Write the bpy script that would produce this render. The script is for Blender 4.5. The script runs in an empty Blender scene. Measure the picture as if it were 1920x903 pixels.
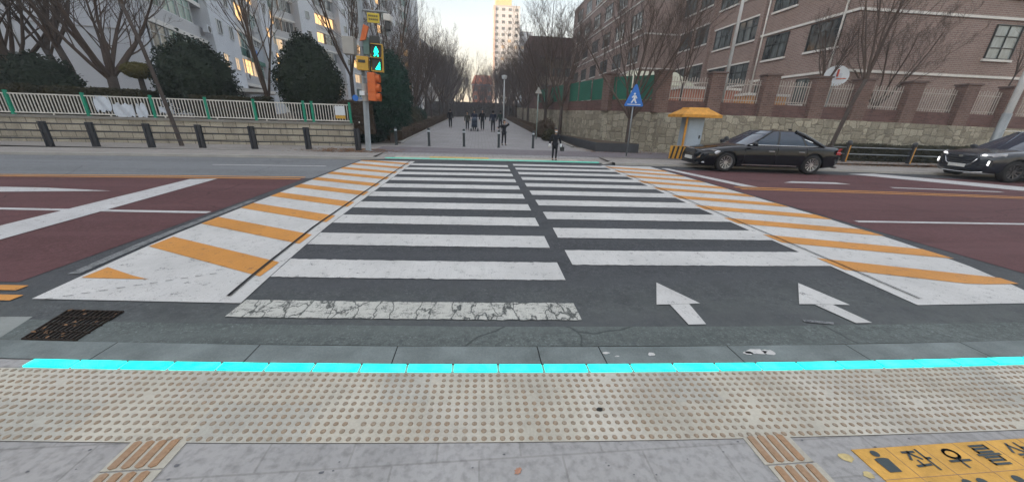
import bpy, bmesh, math, random
from mathutils import Vector, Matrix, noise
random.seed(7)
R = math.radians
S = bpy.context.scene
COL = S.collection
# ------------------------------------------------------------------ camera, sky, sun, exposure
cam = bpy.data.cameras.new('camera'); camo = bpy.data.objects.new('camera', cam); COL.objects.link(camo)
cam.sensor_fit = 'HORIZONTAL'; cam.sensor_width = 36; cam.lens = 650/1920*36
cam.clip_start = 0.05; cam.clip_end = 5000
fw = Vector((0.09567938, 0.93721967, -0.33535764)); ix = Vector((0.99540972, -0.09083821, 0.03013149)); iu = Vector((0.00222347, 0.33670121, 0.94160892))
m = Matrix.Identity(4)
for r in range(3): m[r][0] = ix[r]; m[r][1] = iu[r]; m[r][2] = -fw[r]
m.translation = (0, 0, 1.6); camo.matrix_world = m
S.camera = camo
SUN_EL = 10.0; SUN_AZ = (-1.0, -0.42)          # direction towards the sun
w = bpy.data.worlds.new("World"); S.world = w; w.use_nodes = True
nt = w.node_tree; bg = nt.nodes['Background']
sky = nt.nodes.new('ShaderNodeTexSky'); sky.sky_type = 'NISHITA'; sky.sun_disc = False
sky.sun_elevation = R(SUN_EL); sky.sun_rotation = math.atan2(SUN_AZ[0], SUN_AZ[1])
sky.air_density = 1.0; sky.dust_density = 1.6; sky.ozone_density = 1.0
hs_ = nt.nodes.new('ShaderNodeHueSaturation'); hs_.inputs['Saturation'].default_value = .38; nt.links.new(sky.outputs[0], hs_.inputs['Color']); 
# dusk sky: darker and warmer towards the horizon, pale cyan above it
tc_ = nt.nodes.new('ShaderNodeTexCoord'); sz_ = nt.nodes.new('ShaderNodeSeparateXYZ'); nt.links.new(tc_.outputs['Generated'], sz_.inputs[0])
rp_ = nt.nodes.new('ShaderNodeValToRGB'); nt.links.new(sz_.outputs[2], rp_.inputs[0]); el_ = rp_.color_ramp.elements
el_[0].position = 0; el_[0].color = (.60, .47, .34, 1); el_[1].position = .75; el_[1].color = (1.08, 1.0, .95, 1)
for p_, c_ in ((.10, (.60, .50, .38)), (.19, (.53, .515, .47)), (.30, (.37, .43, .455)), (.42, (.40, .46, .48)), (.54, (.85, .88, .88))): e_ = el_.new(p_); e_.color = (*c_, 1)
mu_ = nt.nodes.new('ShaderNodeMix'); mu_.data_type = 'RGBA'; mu_.blend_type = 'MULTIPLY'; mu_.inputs[0].default_value = 1
nt.links.new(hs_.outputs[0], mu_.inputs[6]); nt.links.new(rp_.outputs[0], mu_.inputs[7]); nt.links.new(mu_.outputs[2], bg.inputs[0]); bg.inputs[1].default_value = 0.15
sl = bpy.data.lights.new('sun', 'SUN'); sl.energy = 2.2; sl.angle = R(0.5); sl.color = (1, .66, .36)
so = bpy.data.objects.new('sun', sl); COL.objects.link(so)
d = Vector((SUN_AZ[0], SUN_AZ[1], 0)).normalized()*math.cos(R(SUN_EL)) + Vector((0, 0, math.sin(R(SUN_EL))))
so.rotation_euler = d.to_track_quat('Z', 'Y').to_euler()
S.view_settings.view_transform = 'Standard'; S.view_settings.look = 'None'
S.view_settings.gamma = 1; S.view_settings.exposure = 2.68

# ------------------------------------------------------------------ materials
MATS = {}
def _m(name):
    mt = bpy.data.materials.new(name); mt.use_nodes = True
    n = mt.node_tree.nodes; b = n['Principled BSDF']; return mt, n, mt.node_tree.links, b
def mixc(n, l, fac, a, b, typ='MIX'):
    x = n.new('ShaderNodeMix'); x.data_type = 'RGBA'; x.blend_type = typ
    for s, v in ((x.inputs[0], fac), (x.inputs[6], a), (x.inputs[7], b)):
        if hasattr(v, 'type') and hasattr(v, 'links'): l.new(v, s)
        elif isinstance(v, (int, float)): s.default_value = v
        else: s.default_value = (*v[:3], 1)
    return x.outputs[2]
def coords(n, l, kind='Object', scale=(1, 1, 1)):
    t = n.new('ShaderNodeTexCoord'); mp = n.new('ShaderNodeMapping'); l.new(t.outputs[kind], mp.inputs[0])
    mp.inputs['Scale'].default_value = scale; return mp.outputs[0]
def noi(n, l, co, sc, det=3, rough=.55):
    x = n.new('ShaderNodeTexNoise'); l.new(co, x.inputs['Vector']); x.inputs['Scale'].default_value = sc
    x.inputs['Detail'].default_value = det; x.inputs['Roughness'].default_value = rough; return x.outputs[0]
def ramp(n, l, fac, p0, p1, c0=(0, 0, 0), c1=(1, 1, 1)):
    x = n.new('ShaderNodeValToRGB'); l.new(fac, x.inputs[0]); e = x.color_ramp.elements
    e[0].position = p0; e[1].position = p1; e[0].color = (*c0, 1); e[1].color = (*c1, 1); return x.outputs[0]
def bump(n, l, b, h, st=.3, dist=.01):
    x = n.new('ShaderNodeBump'); x.inputs['Strength'].default_value = st; x.inputs['Distance'].default_value = dist
    l.new(h, x.inputs['Height']); l.new(x.outputs[0], b.inputs['Normal'])
def mat(name, c, rough=.7, metal=0, var=.18, sc=3., fine=40., bs=.15, spec=.3, coat=0):
    if name in MATS: return MATS[name]
    mt, n, l, b = _m(name)
    co = coords(n, l); a = noi(n, l, co, sc, 4); f = noi(n, l, co, fine, 2)
    dk = tuple(x*(1-var) for x in c); lt = tuple(min(1, x*(1+var)) for x in c)
    o = mixc(n, l, ramp(n, l, a, .3, .7), dk, lt)
    o = mixc(n, l, .35, o, ramp(n, l, f, .25, .75, dk, lt))
    l.new(o, b.inputs['Base Color']); b.inputs['Roughness'].default_value = rough; b.inputs['Metallic'].default_value = metal
    b.inputs['Specular IOR Level'].default_value = spec
    if coat: b.inputs['Coat Weight'].default_value = coat; b.inputs['Coat Roughness'].default_value = .04
    if bs: bump(n, l, b, f, bs, .01)
    MATS[name] = mt; return mt
def emit(name, c, st):
    if name in MATS: return MATS[name]
    mt, n, l, b = _m(name); b.inputs['Base Color'].default_value = (*[x*.4 for x in c], 1); b.inputs['Emission Color'].default_value = (*c, 1)
    b.inputs['Emission Strength'].default_value = st; b.inputs['Roughness'].default_value = .4; MATS[name] = mt; return mt
def asphalt(name, c, blot=.25, speck=.5, cracks=0.0, dust=False):
    mt, n, l, b = _m(name); co = coords(n, l)
    a = noi(n, l, co, .6, 5, .6); a2 = noi(n, l, co, 4, 4); f = noi(n, l, co, 190, 2, .7); f2 = noi(n, l, co, 60, 3, .7)
    o = mixc(n, l, ramp(n, l, a, .32, .7), [x*(1-blot) for x in c], [x*(1+blot) for x in c])
    o = mixc(n, l, ramp(n, l, a2, .35, .75), o, [x*1.12 for x in c])
    o = mixc(n, l, ramp(n, l, f, .56, .74), o, [min(1, x*(1+2.6*speck)) for x in c])
    o = mixc(n, l, ramp(n, l, f2, .30, .48), [x*.62 for x in c], o)
    g1 = noi(n, l, co, 38, 3, .8); g2 = noi(n, l, co, 2.2, 6, .75)
    o = mixc(n, l, ramp(n, l, g1, .55, .72), o, [min(1, x*(1+2.4*speck)+.012) for x in c])
    g3 = noi(n, l, co, 15, 4, .75); o = mixc(n, l, ramp(n, l, g3, .36, .52), [x*.72 for x in c], o); o = mixc(n, l, ramp(n, l, g3, .56, .74), o, [x*1.35+.008 for x in c])
    o = mixc(n, l, ramp(n, l, g1, .26, .42), [x*.55 for x in c], o)
    o = mixc(n, l, ramp(n, l, g2, .48, .72), o, [x*.80 for x in c])
    if dust:      # silt that traffic leaves next to the kerb
        sx = n.new('ShaderNodeSeparateXYZ'); l.new(co, sx.inputs[0]); mr = n.new('ShaderNodeMapRange'); l.new(sx.outputs[1], mr.inputs[0])
        mr.inputs[1].default_value = 3.6; mr.inputs[2].default_value = 2.3; mr.inputs[3].default_value = 0; mr.inputs[4].default_value = .75
        dm = n.new('ShaderNodeMath'); dm.operation = 'MULTIPLY'; l.new(mr.outputs[0], dm.inputs[0]); l.new(ramp(n, l, noi(n, l, co, 3.0, 5, .7), .2, .65), dm.inputs[1])
        o = mixc(n, l, dm.outputs[0], o, (.115, .128, .122))
    # tyre tracks and dust along the road
    st = noi(n, l, coords(n, l, 'Object', (.05, 1.5, 1)), 1.3, 4)
    o = mixc(n, l, ramp(n, l, st, .45, .75), o, [x*1.18+.006 for x in c])
    if cracks:
        v = n.new('ShaderNodeTexVoronoi'); v.feature = 'DISTANCE_TO_EDGE'; v.inputs['Scale'].default_value = .35
        dn = n.new('ShaderNodeTexNoise'); dn.inputs['Scale'].default_value = 2.2; dn.inputs['Detail'].default_value = 6; l.new(co, dn.inputs['Vector'])
        ad = n.new('ShaderNodeMix'); ad.data_type = 'VECTOR'; ad.inputs[0].default_value = .22; l.new(co, ad.inputs[4]); l.new(dn.outputs[1], ad.inputs[5])
        l.new(ad.outputs[1], v.inputs['Vector'])
        o = mixc(n, l, ramp(n, l, v.outputs[0], .0008, .0035), [x*.5 for x in c], o)
    l.new(o, b.inputs['Base Color']); b.inputs['Roughness'].default_value = .85; b.inputs['Specular IOR Level'].default_value = .25
    bump(n, l, b, f2, .5, .006); MATS[name] = mt; return mt
def paint(name, c, under, wear=.5, dirt=.25, crack=False):
    mt, n, l, b = _m(name); co = coords(n, l)
    big = noi(n, l, co, 1.1, 5, .65); mid = noi(n, l, co, 9, 5, .7); f = noi(n, l, co, 90, 3, .75)
    scr = noi(n, l, coords(n, l, 'Object', (14, 1.4, 1)), 3., 4, .6)      # wheel scuffs across
    o = mixc(n, l, ramp(n, l, big, .3, .75), [x*(1-dirt) for x in c], c)
    o = mixc(n, l, ramp(n, l, scr, .52, .78), o, [x*.72 for x in c])
    o = mixc(n, l, ramp(n, l, f, .34, .5), [x*.8 for x in c], o)
    mm = n.new('ShaderNodeMath'); mm.operation = 'MULTIPLY'; l.new(mid, mm.inputs[0]); l.new(f, mm.inputs[1])
    t = .10 + .085*wear
    o = mixc(n, l, ramp(n, l, mm.outputs[0], t-.01, t+.06), under, o)
    if crack:
        v = n.new('ShaderNodeTexVoronoi'); v.feature = 'DISTANCE_TO_EDGE'; v.inputs['Scale'].default_value = 1.0
        sc2 = coords(n, l, 'Object', (17, 7.5, 1)); dn = n.new('ShaderNodeTexNoise'); dn.inputs['Scale'].default_value = .8; dn.inputs['Detail'].default_value = 5; l.new(sc2, dn.inputs['Vector'])
        ad = n.new('ShaderNodeMix'); ad.data_type = 'VECTOR'; ad.inputs[0].default_value = .7; l.new(sc2, ad.inputs[4]); l.new(dn.outputs[1], ad.inputs[5]); l.new(ad.outputs[1], v.inputs['Vector'])
        o = mixc(n, l, ramp(n, l, v.outputs[0], .008, .045), [x*.8 for x in under], o)
        p = noi(n, l, coords(n, l, 'Object', (2.5, 7.0, 1)), 3.6, 9, .85)
        o = mixc(n, l, ramp(n, l, p, .53, .62), o, [x*.9 for x in under])
    l.new(o, b.inputs['Base Color']); b.inputs['Roughness'].default_value = .65; b.inputs['Specular IOR Level'].default_value = .3
    bump(n, l, b, f, .25, .004); MATS[name] = mt; return mt
def bricks(name, c1, c2, mortar, bw=.23, bh=.075, ms=.012, kind='UV', var=.35, bmp=.5, off=.5, stain=.0):
    mt, n, l, b = _m(name); co = coords(n, l, kind)
    x = n.new('ShaderNodeTexBrick'); l.new(co, x.inputs['Vector']); x.inputs['Scale'].default_value = 1
    x.inputs['Brick Width'].default_value = bw; x.inputs['Row Height'].default_value = bh; x.inputs['Mortar Size'].default_value = ms
    x.inputs['Mortar Smooth'].default_value = .3; x.offset = off
    x.inputs['Color1'].default_value = (*c1, 1); x.inputs['Color2'].default_value = (*c2, 1); x.inputs['Mortar'].default_value = (*mortar, 1)
    a = noi(n, l, co, .5, 5); f = noi(n, l, co, 25, 3)
    o = mixc(n, l, ramp(n, l, a, .3, .75), x.outputs[0], (.86, .84, .82), 'MULTIPLY')
    o = mixc(n, l, ramp(n, l, f, .3, .55), mixc(n, l, 1., o, (.72, .72, .72), 'MULTIPLY'), o)
    if stain:
        s = noi(n, l, coords(n, l, kind, (1.6, .35, 1)), 1.2, 6, .7)
        o = mixc(n, l, ramp(n, l, s, .5, .72), o, mixc(n, l, 1., o, (1-stain,)*3, 'MULTIPLY'))
    l.new(o, b.inputs['Base Color']); b.inputs['Roughness'].default_value = .85; b.inputs['Specular IOR Level'].default_value = .2
    bump(n, l, b, x.outputs[1], -bmp, .01); MATS[name] = mt; return mt
def rubble(name, cs, joint, sx, sy):
    mt, n, l, b = _m(name); co = coords(n, l, 'UV', (sx, sy, 1))
    dn = n.new('ShaderNodeTexNoise'); dn.inputs['Scale'].default_value = 1.3; l.new(co, dn.inputs['Vector'])
    ad = n.new('ShaderNodeMix'); ad.data_type = 'VECTOR'; ad.inputs[0].default_value = .18; l.new(co, ad.inputs[4]); l.new(dn.outputs[1], ad.inputs[5])
    v = n.new('ShaderNodeTexVoronoi'); v.feature = 'F1'; v.distance = 'CHEBYCHEV'; v.inputs['Scale'].default_value = 1; v.inputs['Randomness'].default_value = .7; l.new(ad.outputs[1], v.inputs['Vector'])
    v2 = n.new('ShaderNodeTexVoronoi'); v2.feature = 'F2'; v2.distance = 'CHEBYCHEV'; v2.inputs['Scale'].default_value = 1; v2.inputs['Randomness'].default_value = .7; l.new(ad.outputs[1], v2.inputs['Vector'])
    sb = n.new('ShaderNodeMath'); sb.operation = 'SUBTRACT'; l.new(v2.outputs[0], sb.inputs[0]); l.new(v.outputs[0], sb.inputs[1])
    sep = n.new('ShaderNodeSeparateColor'); l.new(v.outputs[1], sep.inputs[0])
    o = ramp(n, l, sep.outputs[0], .1, .9, cs[0], cs[1])
    u = coords(n, l, 'UV'); f = noi(n, l, u, 14, 5, .7)
    o = mixc(n, l, ramp(n, l, f, .3, .62), mixc(n, l, 1., o, (.62, .61, .58), 'MULTIPLY'), o)
    s = noi(n, l, coords(n, l, 'UV', (1.5, .3, 1)), 1.1, 6, .7)
    o = mixc(n, l, ramp(n, l, s, .5, .75), o, mixc(n, l, 1., o, (.6, .6, .6), 'MULTIPLY'))
    o = mixc(n, l, ramp(n, l, sb.outputs[0], .02, .09), joint, o)
    l.new(o, b.inputs['Base Color']); b.inputs['Roughness'].default_value = .9; b.inputs['Specular IOR Level'].default_value = .15
    bump(n, l, b, ramp(n, l, sb.outputs[0], .0, .16), .8, .03); MATS[name] = mt; return mt

A_DARK = (.050, .053, .058)
M_asph = asphalt('asphalt_new', A_DARK, .25, .6, .0, True)
M_asph2 = asphalt('asphalt_old', (.15, .157, .165), .15, .3, 1)
M_gut = asphalt('asphalt_gutter', (.094, .108, .105), .3, .5, 1)
M_red = asphalt('red_surfacing', (.088, .038, .040), .3, .4, 1)
M_wh = paint('white_road_paint', (.57, .565, .55), A_DARK, .40, .28)
M_whr = paint('white_paint_on_red', (.53, .53, .53), (.088, .036, .040), .5, .26)
M_faint = paint('faint_white_paint', (.22, .23, .235), A_DARK, 1.2, .3)
M_ye = paint('orange_road_paint', (.60, .27, .06), A_DARK, .42, .30)
M_crk = paint('cracked_white_paint', (.50, .50, .46), (.075, .082, .078), .7, .2, True)
M_line = mat('seam_black', (.018, .018, .02), .8)
M_kerb = mat('kerb_granite', (.145, .168, .166), .8, var=.38, sc=3.2, fine=90)
M_kerbfar = mat('kerb_concrete', (.30, .29, .27), .8, var=.2, sc=2, fine=60)
M_tact = mat('tactile_base', (.41, .385, .325), .8, var=.28, sc=2.2, fine=70)
def m_worn(name, c1, c2):
    mt, n, l, b = _m(name); co = coords(n, l); a = noi(n, l, co, 5, 4); f = noi(n, l, co, 60, 3, .7)
    o = mixc(n, l, ramp(n, l, a, .42, .66), c1, c2); o = mixc(n, l, ramp(n, l, f, .3, .6), [x*.7 for x in c1], o)
    l.new(o, b.inputs['Base Color']); b.inputs['Roughness'].default_value = .8; MATS[name] = mt; return mt
M_dot = m_worn('tactile_dot', (.29, .22, .155), (.275, .245, .20))
M_bar = m_worn('tactile_bar', (.34, .205, .115), (.30, .21, .14))
M_pave = bricks('near_pavers', (.315, .312, .31), (.36, .355, .352), (.28, .275, .27), .42, .21, .006, 'Object', bmp=.2, stain=.22)
M_prom = bricks('promenade_pavers', (.27, .265, .27), (.33, .325, .33), (.17, .165, .17), .4, .2, .014, 'Object', bmp=.2)
M_farpave = bricks('far_pavers', (.29, .275, .26), (.34, .32, .30), (.2, .19, .18), .3, .3, .012, 'Object', bmp=.2, off=0)
M_lilac = asphalt('bike_path_asphalt', (.15, .135, .145), .12, .3)
M_soil = mat('soil', (.075, .055, .038), .95, var=.4, sc=1.2, fine=25, bs=.5)
M_yel = mat('yellow_sticker', (.54, .30, .065), .7, var=.24, sc=7, fine=60)
M_ink = mat('dark_ink', (.045, .06, .065), .7, var=.2)
M_bark = mat('bark', (.065, .052, .046), .95, var=.35, sc=9, fine=50, bs=.6)
M_twig = mat('twig', (.085, .062, .050), .95, var=.25, sc=3, bs=0)
M_black = mat('black_rail_paint', (.014, .017, .024), .45, var=.2, spec=.5)
M_blackmet = mat('satin_black', (.02, .022, .026), .4, spec=.5)
M_white = mat('white_metal', (.60, .58, .54), .5, var=.16, sc=6)
M_green = mat('green_post_paint', (.015, .24, .15), .5, var=.2)
M_galv = mat('galvanised_steel', (.23, .25, .26), .45, .35, var=.2)
M_pole = mat('pale_pole', (.55, .57, .58), .4, .1, var=.12)
M_brick = bricks('school_brick', (.23, .152, .132), (.29, .195, .17), (.33, .30, .275), .30, .10, .014, bmp=.3, stain=.12)
M_pier = bricks('pier_brick', (.135, .08, .068), (.20, .118, .10), (.22, .185, .165), .24, .085, .012, bmp=.4, stain=.3)
M_pierlow = bricks('fence_brick', (.12, .068, .062), (.175, .098, .09), (.15, .11, .10), .24, .085, .010, bmp=.4, stain=.35)
M_rub = rubble('retaining_stone', ((.29, .265, .21), (.45, .415, .335)), (.19, .17, .135), 3.1, 3.5)
M_lstone = bricks('garden_wall_stone', (.36, .325, .26), (.47, .43, .35), (.21, .19, .155), .50, .27, .02, bmp=.7, stain=.45)
M_cope = mat('coping_concrete', (.22, .21, .19), .9, var=.35, sc=1.5)
M_trim = mat('white_trim', (.60, .58, .55), .7, var=.1)
M_aptw = mat('apartment_white', (.50, .52, .56), .85, var=.08, sc=.4, fine=8, bs=.05)
M_aptg = mat('apartment_grey', (.42, .42, .43), .85, var=.1, sc=.4, fine=8, bs=.05)
M_aptb = mat('apartment_tower_wall', (.62, .60, .59), .85, var=.1, sc=.3, fine=6, bs=.05)
M_frame = mat('dark_frame', (.035, .037, .035), .5, spec=.4)
M_wframe = mat('white_frame', (.55, .56, .56), .5)
def glass(name, c, rough=.08, var=.5):
    mt, n, l, b = _m(name); co = coords(n, l, 'Object', (2.2, 2.2, .8)) if 'window' in name else coords(n, l); oi = n.new('ShaderNodeObjectInfo'); va = n.new('ShaderNodeVectorMath'); va.operation = 'ADD'; l.new(co, va.inputs[0]); l.new(oi.outputs['Location'], va.inputs[1]); co = va.outputs[0]; a = noi(n, l, co, .8, 3)
    o = mixc(n, l, ramp(n, l, a, .35, .65), [x*(1-var) for x in c], [x*(1+var) for x in c]); l.new(o, b.inputs['Base Color'])
    b.inputs['Roughness'].default_value = rough; b.inputs['Specular IOR Level'].default_value = .8
    g = noi(n, l, co, 1.7, 2); bump(n, l, b, g, .06, .05); MATS[name] = mt; return mt
M_glass = glass('window_glass', (.075, .085, .085), .08, .85); M_gglass = glass('green_balcony_glass', (.07, .16, .14), .12)
M_pglass = glass('pale_window_glass', (.22, .25, .25), .2, .4); M_cglass = glass('car_glass', (.014, .026, .050), .03, .1)
M_lit = emit('lit_room', (1, .56, .22), .30); M_lit2 = emit('lit_room_dim', (.9, .62, .36), .14)
M_carp = mat('black_car_paint', (.002, .003, .006), .12, .0, var=.1, bs=0, spec=.3, coat=.2)
M_suvp = mat('suv_paint', (.008, .012, .02), .25, .0, var=.1, bs=0, spec=.4, coat=.4)
M_chrome = mat('chrome', (.7, .72, .74), .12, 1, var=.03, bs=0)
M_rim = mat('alloy', (.55, .56, .58), .28, .85, var=.05, bs=0)
M_tyre = mat('rubber', (.016, .016, .017), .8, var=.1)
M_plate = mat('number_plate', (.55, .56, .55), .5, var=.1, sc=14)
M_lens = mat('lamp_lens', (.55, .58, .62), .12, .3, var=.15, sc=12, bs=0, spec=.8)
M_tail = mat('tail_lens', (.35, .015, .015), .2, var=.1, bs=0, spec=.8)
M_orange = mat('orange_signal_housing', (.55, .13, .035), .5, var=.15)
M_amber = mat('yellow_housing', (.52, .31, .05), .55, var=.15, sc=10)
M_boxgrey = mat('grey_cabinet', (.34, .33, .31), .6, var=.1)
M_booth_y = mat('booth_yellow', (.54, .26, .045), .65, var=.35, sc=5)
M_booth_b = mat('booth_blue_grey', (.30, .36, .42), .6, var=.12, sc=5)
M_blue = mat('sign_blue', (.03, .15, .50), .45, var=.12)
M_signw = mat('sign_white', (.62, .66, .7), .5, var=.06)
M_greenf = mat('green_mesh_screen', (.022, .125, .085), .6, var=.25, sc=1)
M_leaf = mat('dry_leaf', (.19, .105, .055), .9, var=.5, sc=6)
M_skin = mat('skin', (.50, .33, .25), .6, var=.06, bs=0)
M_hair = mat('hair_black', (.012, .011, .011), .6, var=.1)
M_coat = mat('black_coat', (.012, .013, .018), .85, var=.2)
M_navy = mat('navy_coat', (.018, .025, .045), .85, var=.2)
M_grit = mat('dark_grit', (.03, .03, .028), .95)
M_cloth = mat('white_cloth', (.50, .54, .60), .85, var=.15, sc=3)
def foliage(name, c1, c2, c3=None):
    mt, n, l, b = _m(name); co = coords(n, l); a = noi(n, l, co, 2.2, 4); f = noi(n, l, co, 30, 2)
    o = mixc(n, l, ramp(n, l, a, .35, .68), c1, c2); o = mixc(n, l, ramp(n, l, f, .5, .75), o, c3 or [x*1.5 for x in c2])
    l.new(o, b.inputs['Base Color']); b.inputs['Roughness'].default_value = .8; b.inputs['Specular IOR Level'].default_value = .2; MATS[name] = mt; return mt
M_ever = foliage('evergreen', (.009, .016, .010), (.018, .028, .016))
M_everb = foliage('evergreen_teal', (.009, .022, .016), (.014, .040, .026))
M_gold = foliage('golden_topiary', (.07, .065, .018), (.10, .085, .025))
M_hedge = foliage('hedge_green', (.022, .026, .013), (.045, .042, .02), (.07, .05, .03))
M_brownh = foliage('winter_hedge', (.05, .036, .025), (.085, .06, .042), (.11, .08, .055))
M_grass = mat('winter_grass', (.10, .085, .05), .95, var=.4, sc=.8, fine=20)

# ------------------------------------------------------------------ mesh helpers
class MB:
    def __init__(s): s.v = []; s.f = []; s.mi = []; s.cur = 0
    def quad(s, *p):
        k = len(s.v); s.v += [tuple(q) for q in p]; s.f.append(tuple(range(k, k+len(p)))); s.mi.append(s.cur); return s
    def box(s, x0, y0, z0, x1, y1, z1):
        k = len(s.v)
        s.v += [(x0, y0, z0), (x1, y0, z0), (x1, y1, z0), (x0, y1, z0), (x0, y0, z1), (x1, y0, z1), (x1, y1, z1), (x0, y1, z1)]
        for f in ((0, 3, 2, 1), (4, 5, 6, 7), (0, 1, 5, 4), (1, 2, 6, 5), (2, 3, 7, 6), (3, 0, 4, 7)):
            s.f.append(tuple(k+i for i in f)); s.mi.append(s.cur)
        return s
    def obox(s, a, b, wd, z0, z1, z0b=None, z1b=None):          # wall-like box between ground points a and b, width wd to the left side of a->b when positive
        a = Vector(a[:2]); b = Vector(b[:2]); t = (b-a).normalized(); nrm = Vector((-t.y, t.x))*wd
        z0b = z0 if z0b is None else z0b; z1b = z1 if z1b is None else z1b
        c = [(a, z0, z1), (b, z0b, z1b), (b+nrm, z0b, z1b), (a+nrm, z0, z1)]
        if wd < 0: c = [c[1], c[0], c[3], c[2]]
        k = len(s.v); s.v += [(p.x, p.y, q) for p, q, _ in c]+[(p.x, p.y, q) for p, _, q in c]
        for f in ((0, 3, 2, 1), (4, 5, 6, 7), (0, 1, 5, 4), (1, 2, 6, 5), (2, 3, 7, 6), (3, 0, 4, 7)):
            s.f.append(tuple(k+i for i in f)); s.mi.append(s.cur)
        return s
    def tube(s, pts, rad, n=8, cap=True):
        pts = [Vector(p) for p in pts]
        if not hasattr(rad, '__len__'): rad = [rad]*len(pts)
        k0 = len(s.v); up = None
        for i, p in enumerate(pts):
            t = (pts[min(i+1, len(pts)-1)]-pts[max(i-1, 0)])
            if t.length < 1e-9: t = Vector((0, 0, 1))
            t.normalize()
            if up is None: up = Vector((1, 0, 0)) if abs(t.x) < .8 else Vector((0, 1, 0))
            a = (up-t*up.dot(t))
            if a.length < 1e-5: a = t.orthogonal()
            a.normalize(); up = a; bb = t.cross(a)
            for j in range(n):
                an = 2*math.pi*j/n; q = p+(a*math.cos(an)+bb*math.sin(an))*rad[i]; s.v.append((q.x, q.y, q.z))
        for i in range(len(pts)-1):
            for j in range(n):
                s.f.append((k0+i*n+j, k0+i*n+(j+1) % n, k0+(i+1)*n+(j+1) % n, k0+(i+1)*n+j)); s.mi.append(s.cur)
        if cap and n > 3:
            s.f.append(tuple(k0+j for j in reversed(range(n)))); s.mi.append(s.cur)
            k1 = k0+(len(pts)-1)*n; s.f.append(tuple(k1+j for j in range(n))); s.mi.append(s.cur)
        return s
    def cyl(s, p, q, r, n=12, r2=None): return s.tube([p, q], [r, r if r2 is None else r2], n)
    def ell(s, c, rx, ry, rz, nu=14, nv=9):
        k = len(s.v)
        for i in range(nv+1):
            th = math.pi*i/nv
            for j in range(nu):
                ph = 2*math.pi*j/nu; s.v.append((c[0]+rx*math.sin(th)*math.cos(ph), c[1]+ry*math.sin(th)*math.sin(ph), c[2]+rz*math.cos(th)))
        for i in range(nv):
            for j in range(nu):
                s.f.append((k+i*nu+j, k+(i+1)*nu+j, k+(i+1)*nu+(j+1) % nu, k+i*nu+(j+1) % nu)); s.mi.append(s.cur)
        return s
    def prism(s, poly, z0, z1, M=None):       # poly in xy extruded along z, M a 4x4 to place it
        n = len(poly); k = len(s.v); M = M or Matrix.Identity(4)
        for z in (z0, z1):
            for x, y in poly: q = M @ Vector((x, y, z)); s.v.append((q.x, q.y, q.z))
        s.f.append(tuple(k+i for i in reversed(range(n)))); s.mi.append(s.cur); s.f.append(tuple(k+n+i for i in range(n))); s.mi.append(s.cur)
        for i in range(n): s.f.append((k+i, k+(i+1) % n, k+n+(i+1) % n, k+n+i)); s.mi.append(s.cur)
        return s
    def build(s, name, mats, parent=None, smooth=False, bevel=0, uv=False, clean=False, loc=None):
        me = bpy.data.meshes.new(name); me.from_pydata(s.v, [], s.f)
        if not isinstance(mats, (list, tuple)): mats = [mats]
        for x in mats: me.materials.append(x)
        if len(mats) > 1: me.polygons.foreach_set('material_index', s.mi)
        if clean:
            bm = bmesh.new(); bm.from_mesh(me); bmesh.ops.remove_doubles(bm, verts=bm.verts, dist=1e-4); bmesh.ops.recalc_face_normals(bm, faces=bm.faces); bm.to_mesh(me); bm.free()
        if smooth: me.polygons.foreach_set('use_smooth', [True]*len(me.polygons))
        me.update()
        if uv: box_uv(me)
        o = bpy.data.objects.new(name, me); COL.objects.link(o); o.parent = parent
        if loc: o.location = loc
        if bevel:
            b = o.modifiers.new('bevel', 'BEVEL'); b.width = bevel; b.segments = 2; b.limit_method = 'ANGLE'; b.angle_limit = R(40)
        return o
def box_uv(me):
    uvl = me.uv_layers.new(name='UVMap')
    for p in me.polygons:
        nn = p.normal
        if abs(nn.z) > .7: t = Vector((1, 0, 0)); v = Vector((0, 1, 0))
        else: t = Vector((-nn.y, nn.x, 0)).normalized(); v = Vector((0, 0, 1))
        for li in p.loop_indices:
            c = me.vertices[me.loops[li].vertex_index].co; uvl.data[li].uv = (c.dot(t), c.dot(v))
def tag(o, label=None, cat=None, group=None, kind=None):
    if label: o['label'] = label
    if cat: o['category'] = cat
    if group: o['group'] = group
    if kind: o['kind'] = kind
    return o
def empty(name, loc=(0, 0, 0), rz=0, label=None, cat=None, group=None):
    o = bpy.data.objects.new(name, None); COL.objects.link(o); o.location = loc; o.rotation_euler = (0, 0, rz); o.empty_display_size = .2
    return tag(o, label, cat, group)
def copy_tree(o, parent=None):
    c = o.copy(); COL.objects.link(c); c.parent = parent
    for ch in [x for x in list(COL.objects) if x.parent == o]: copy_tree(ch, c)
    return c
def struct(o): o['kind'] = 'structure'; return o

# ------------------------------------------------------------------ road frame: the road bends very slightly
def lerp_tab(v, t):
    if v <= t[0][0]: return t[0][1]
    for (a, fa), (b, fb) in zip(t, t[1:]):
        if v <= b: return fa+(fb-fa)*(v-a)/(b-a)
    return t[-1][1]
def WY(x, v):
    c = lerp_tab(v, [(2, .0055), (6, 0), (9.5, -.0045), (13, -.0035), (20, 0)])
    s_ = lerp_tab(v, [(2, -.056), (6, -.045), (9.5, -.030), (13, -.015), (20, 0)])
    lim = 16 if v > 3 else 7
    xc = max(-lim, min(lim, x)); y = v+s_*x+c*xc*xc
    if abs(x) > lim: y += 2*c*xc*(x-xc)
    return y
def strip(mb, x0, x1, v0, v1, z, dz=None, n=None):     # sheet in the road frame
    n = n or max(1, int(abs(x1-x0)/1.0))
    if n > 80: n = 80
    for i in range(n):
        a = x0+(x1-x0)*i/n; b = x0+(x1-x0)*(i+1)/n
        mb.quad((a, WY(a, v0), z), (b, WY(b, v0), z), (b, WY(b, v1), z), (a, WY(a, v1), z))
    return mb
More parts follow.
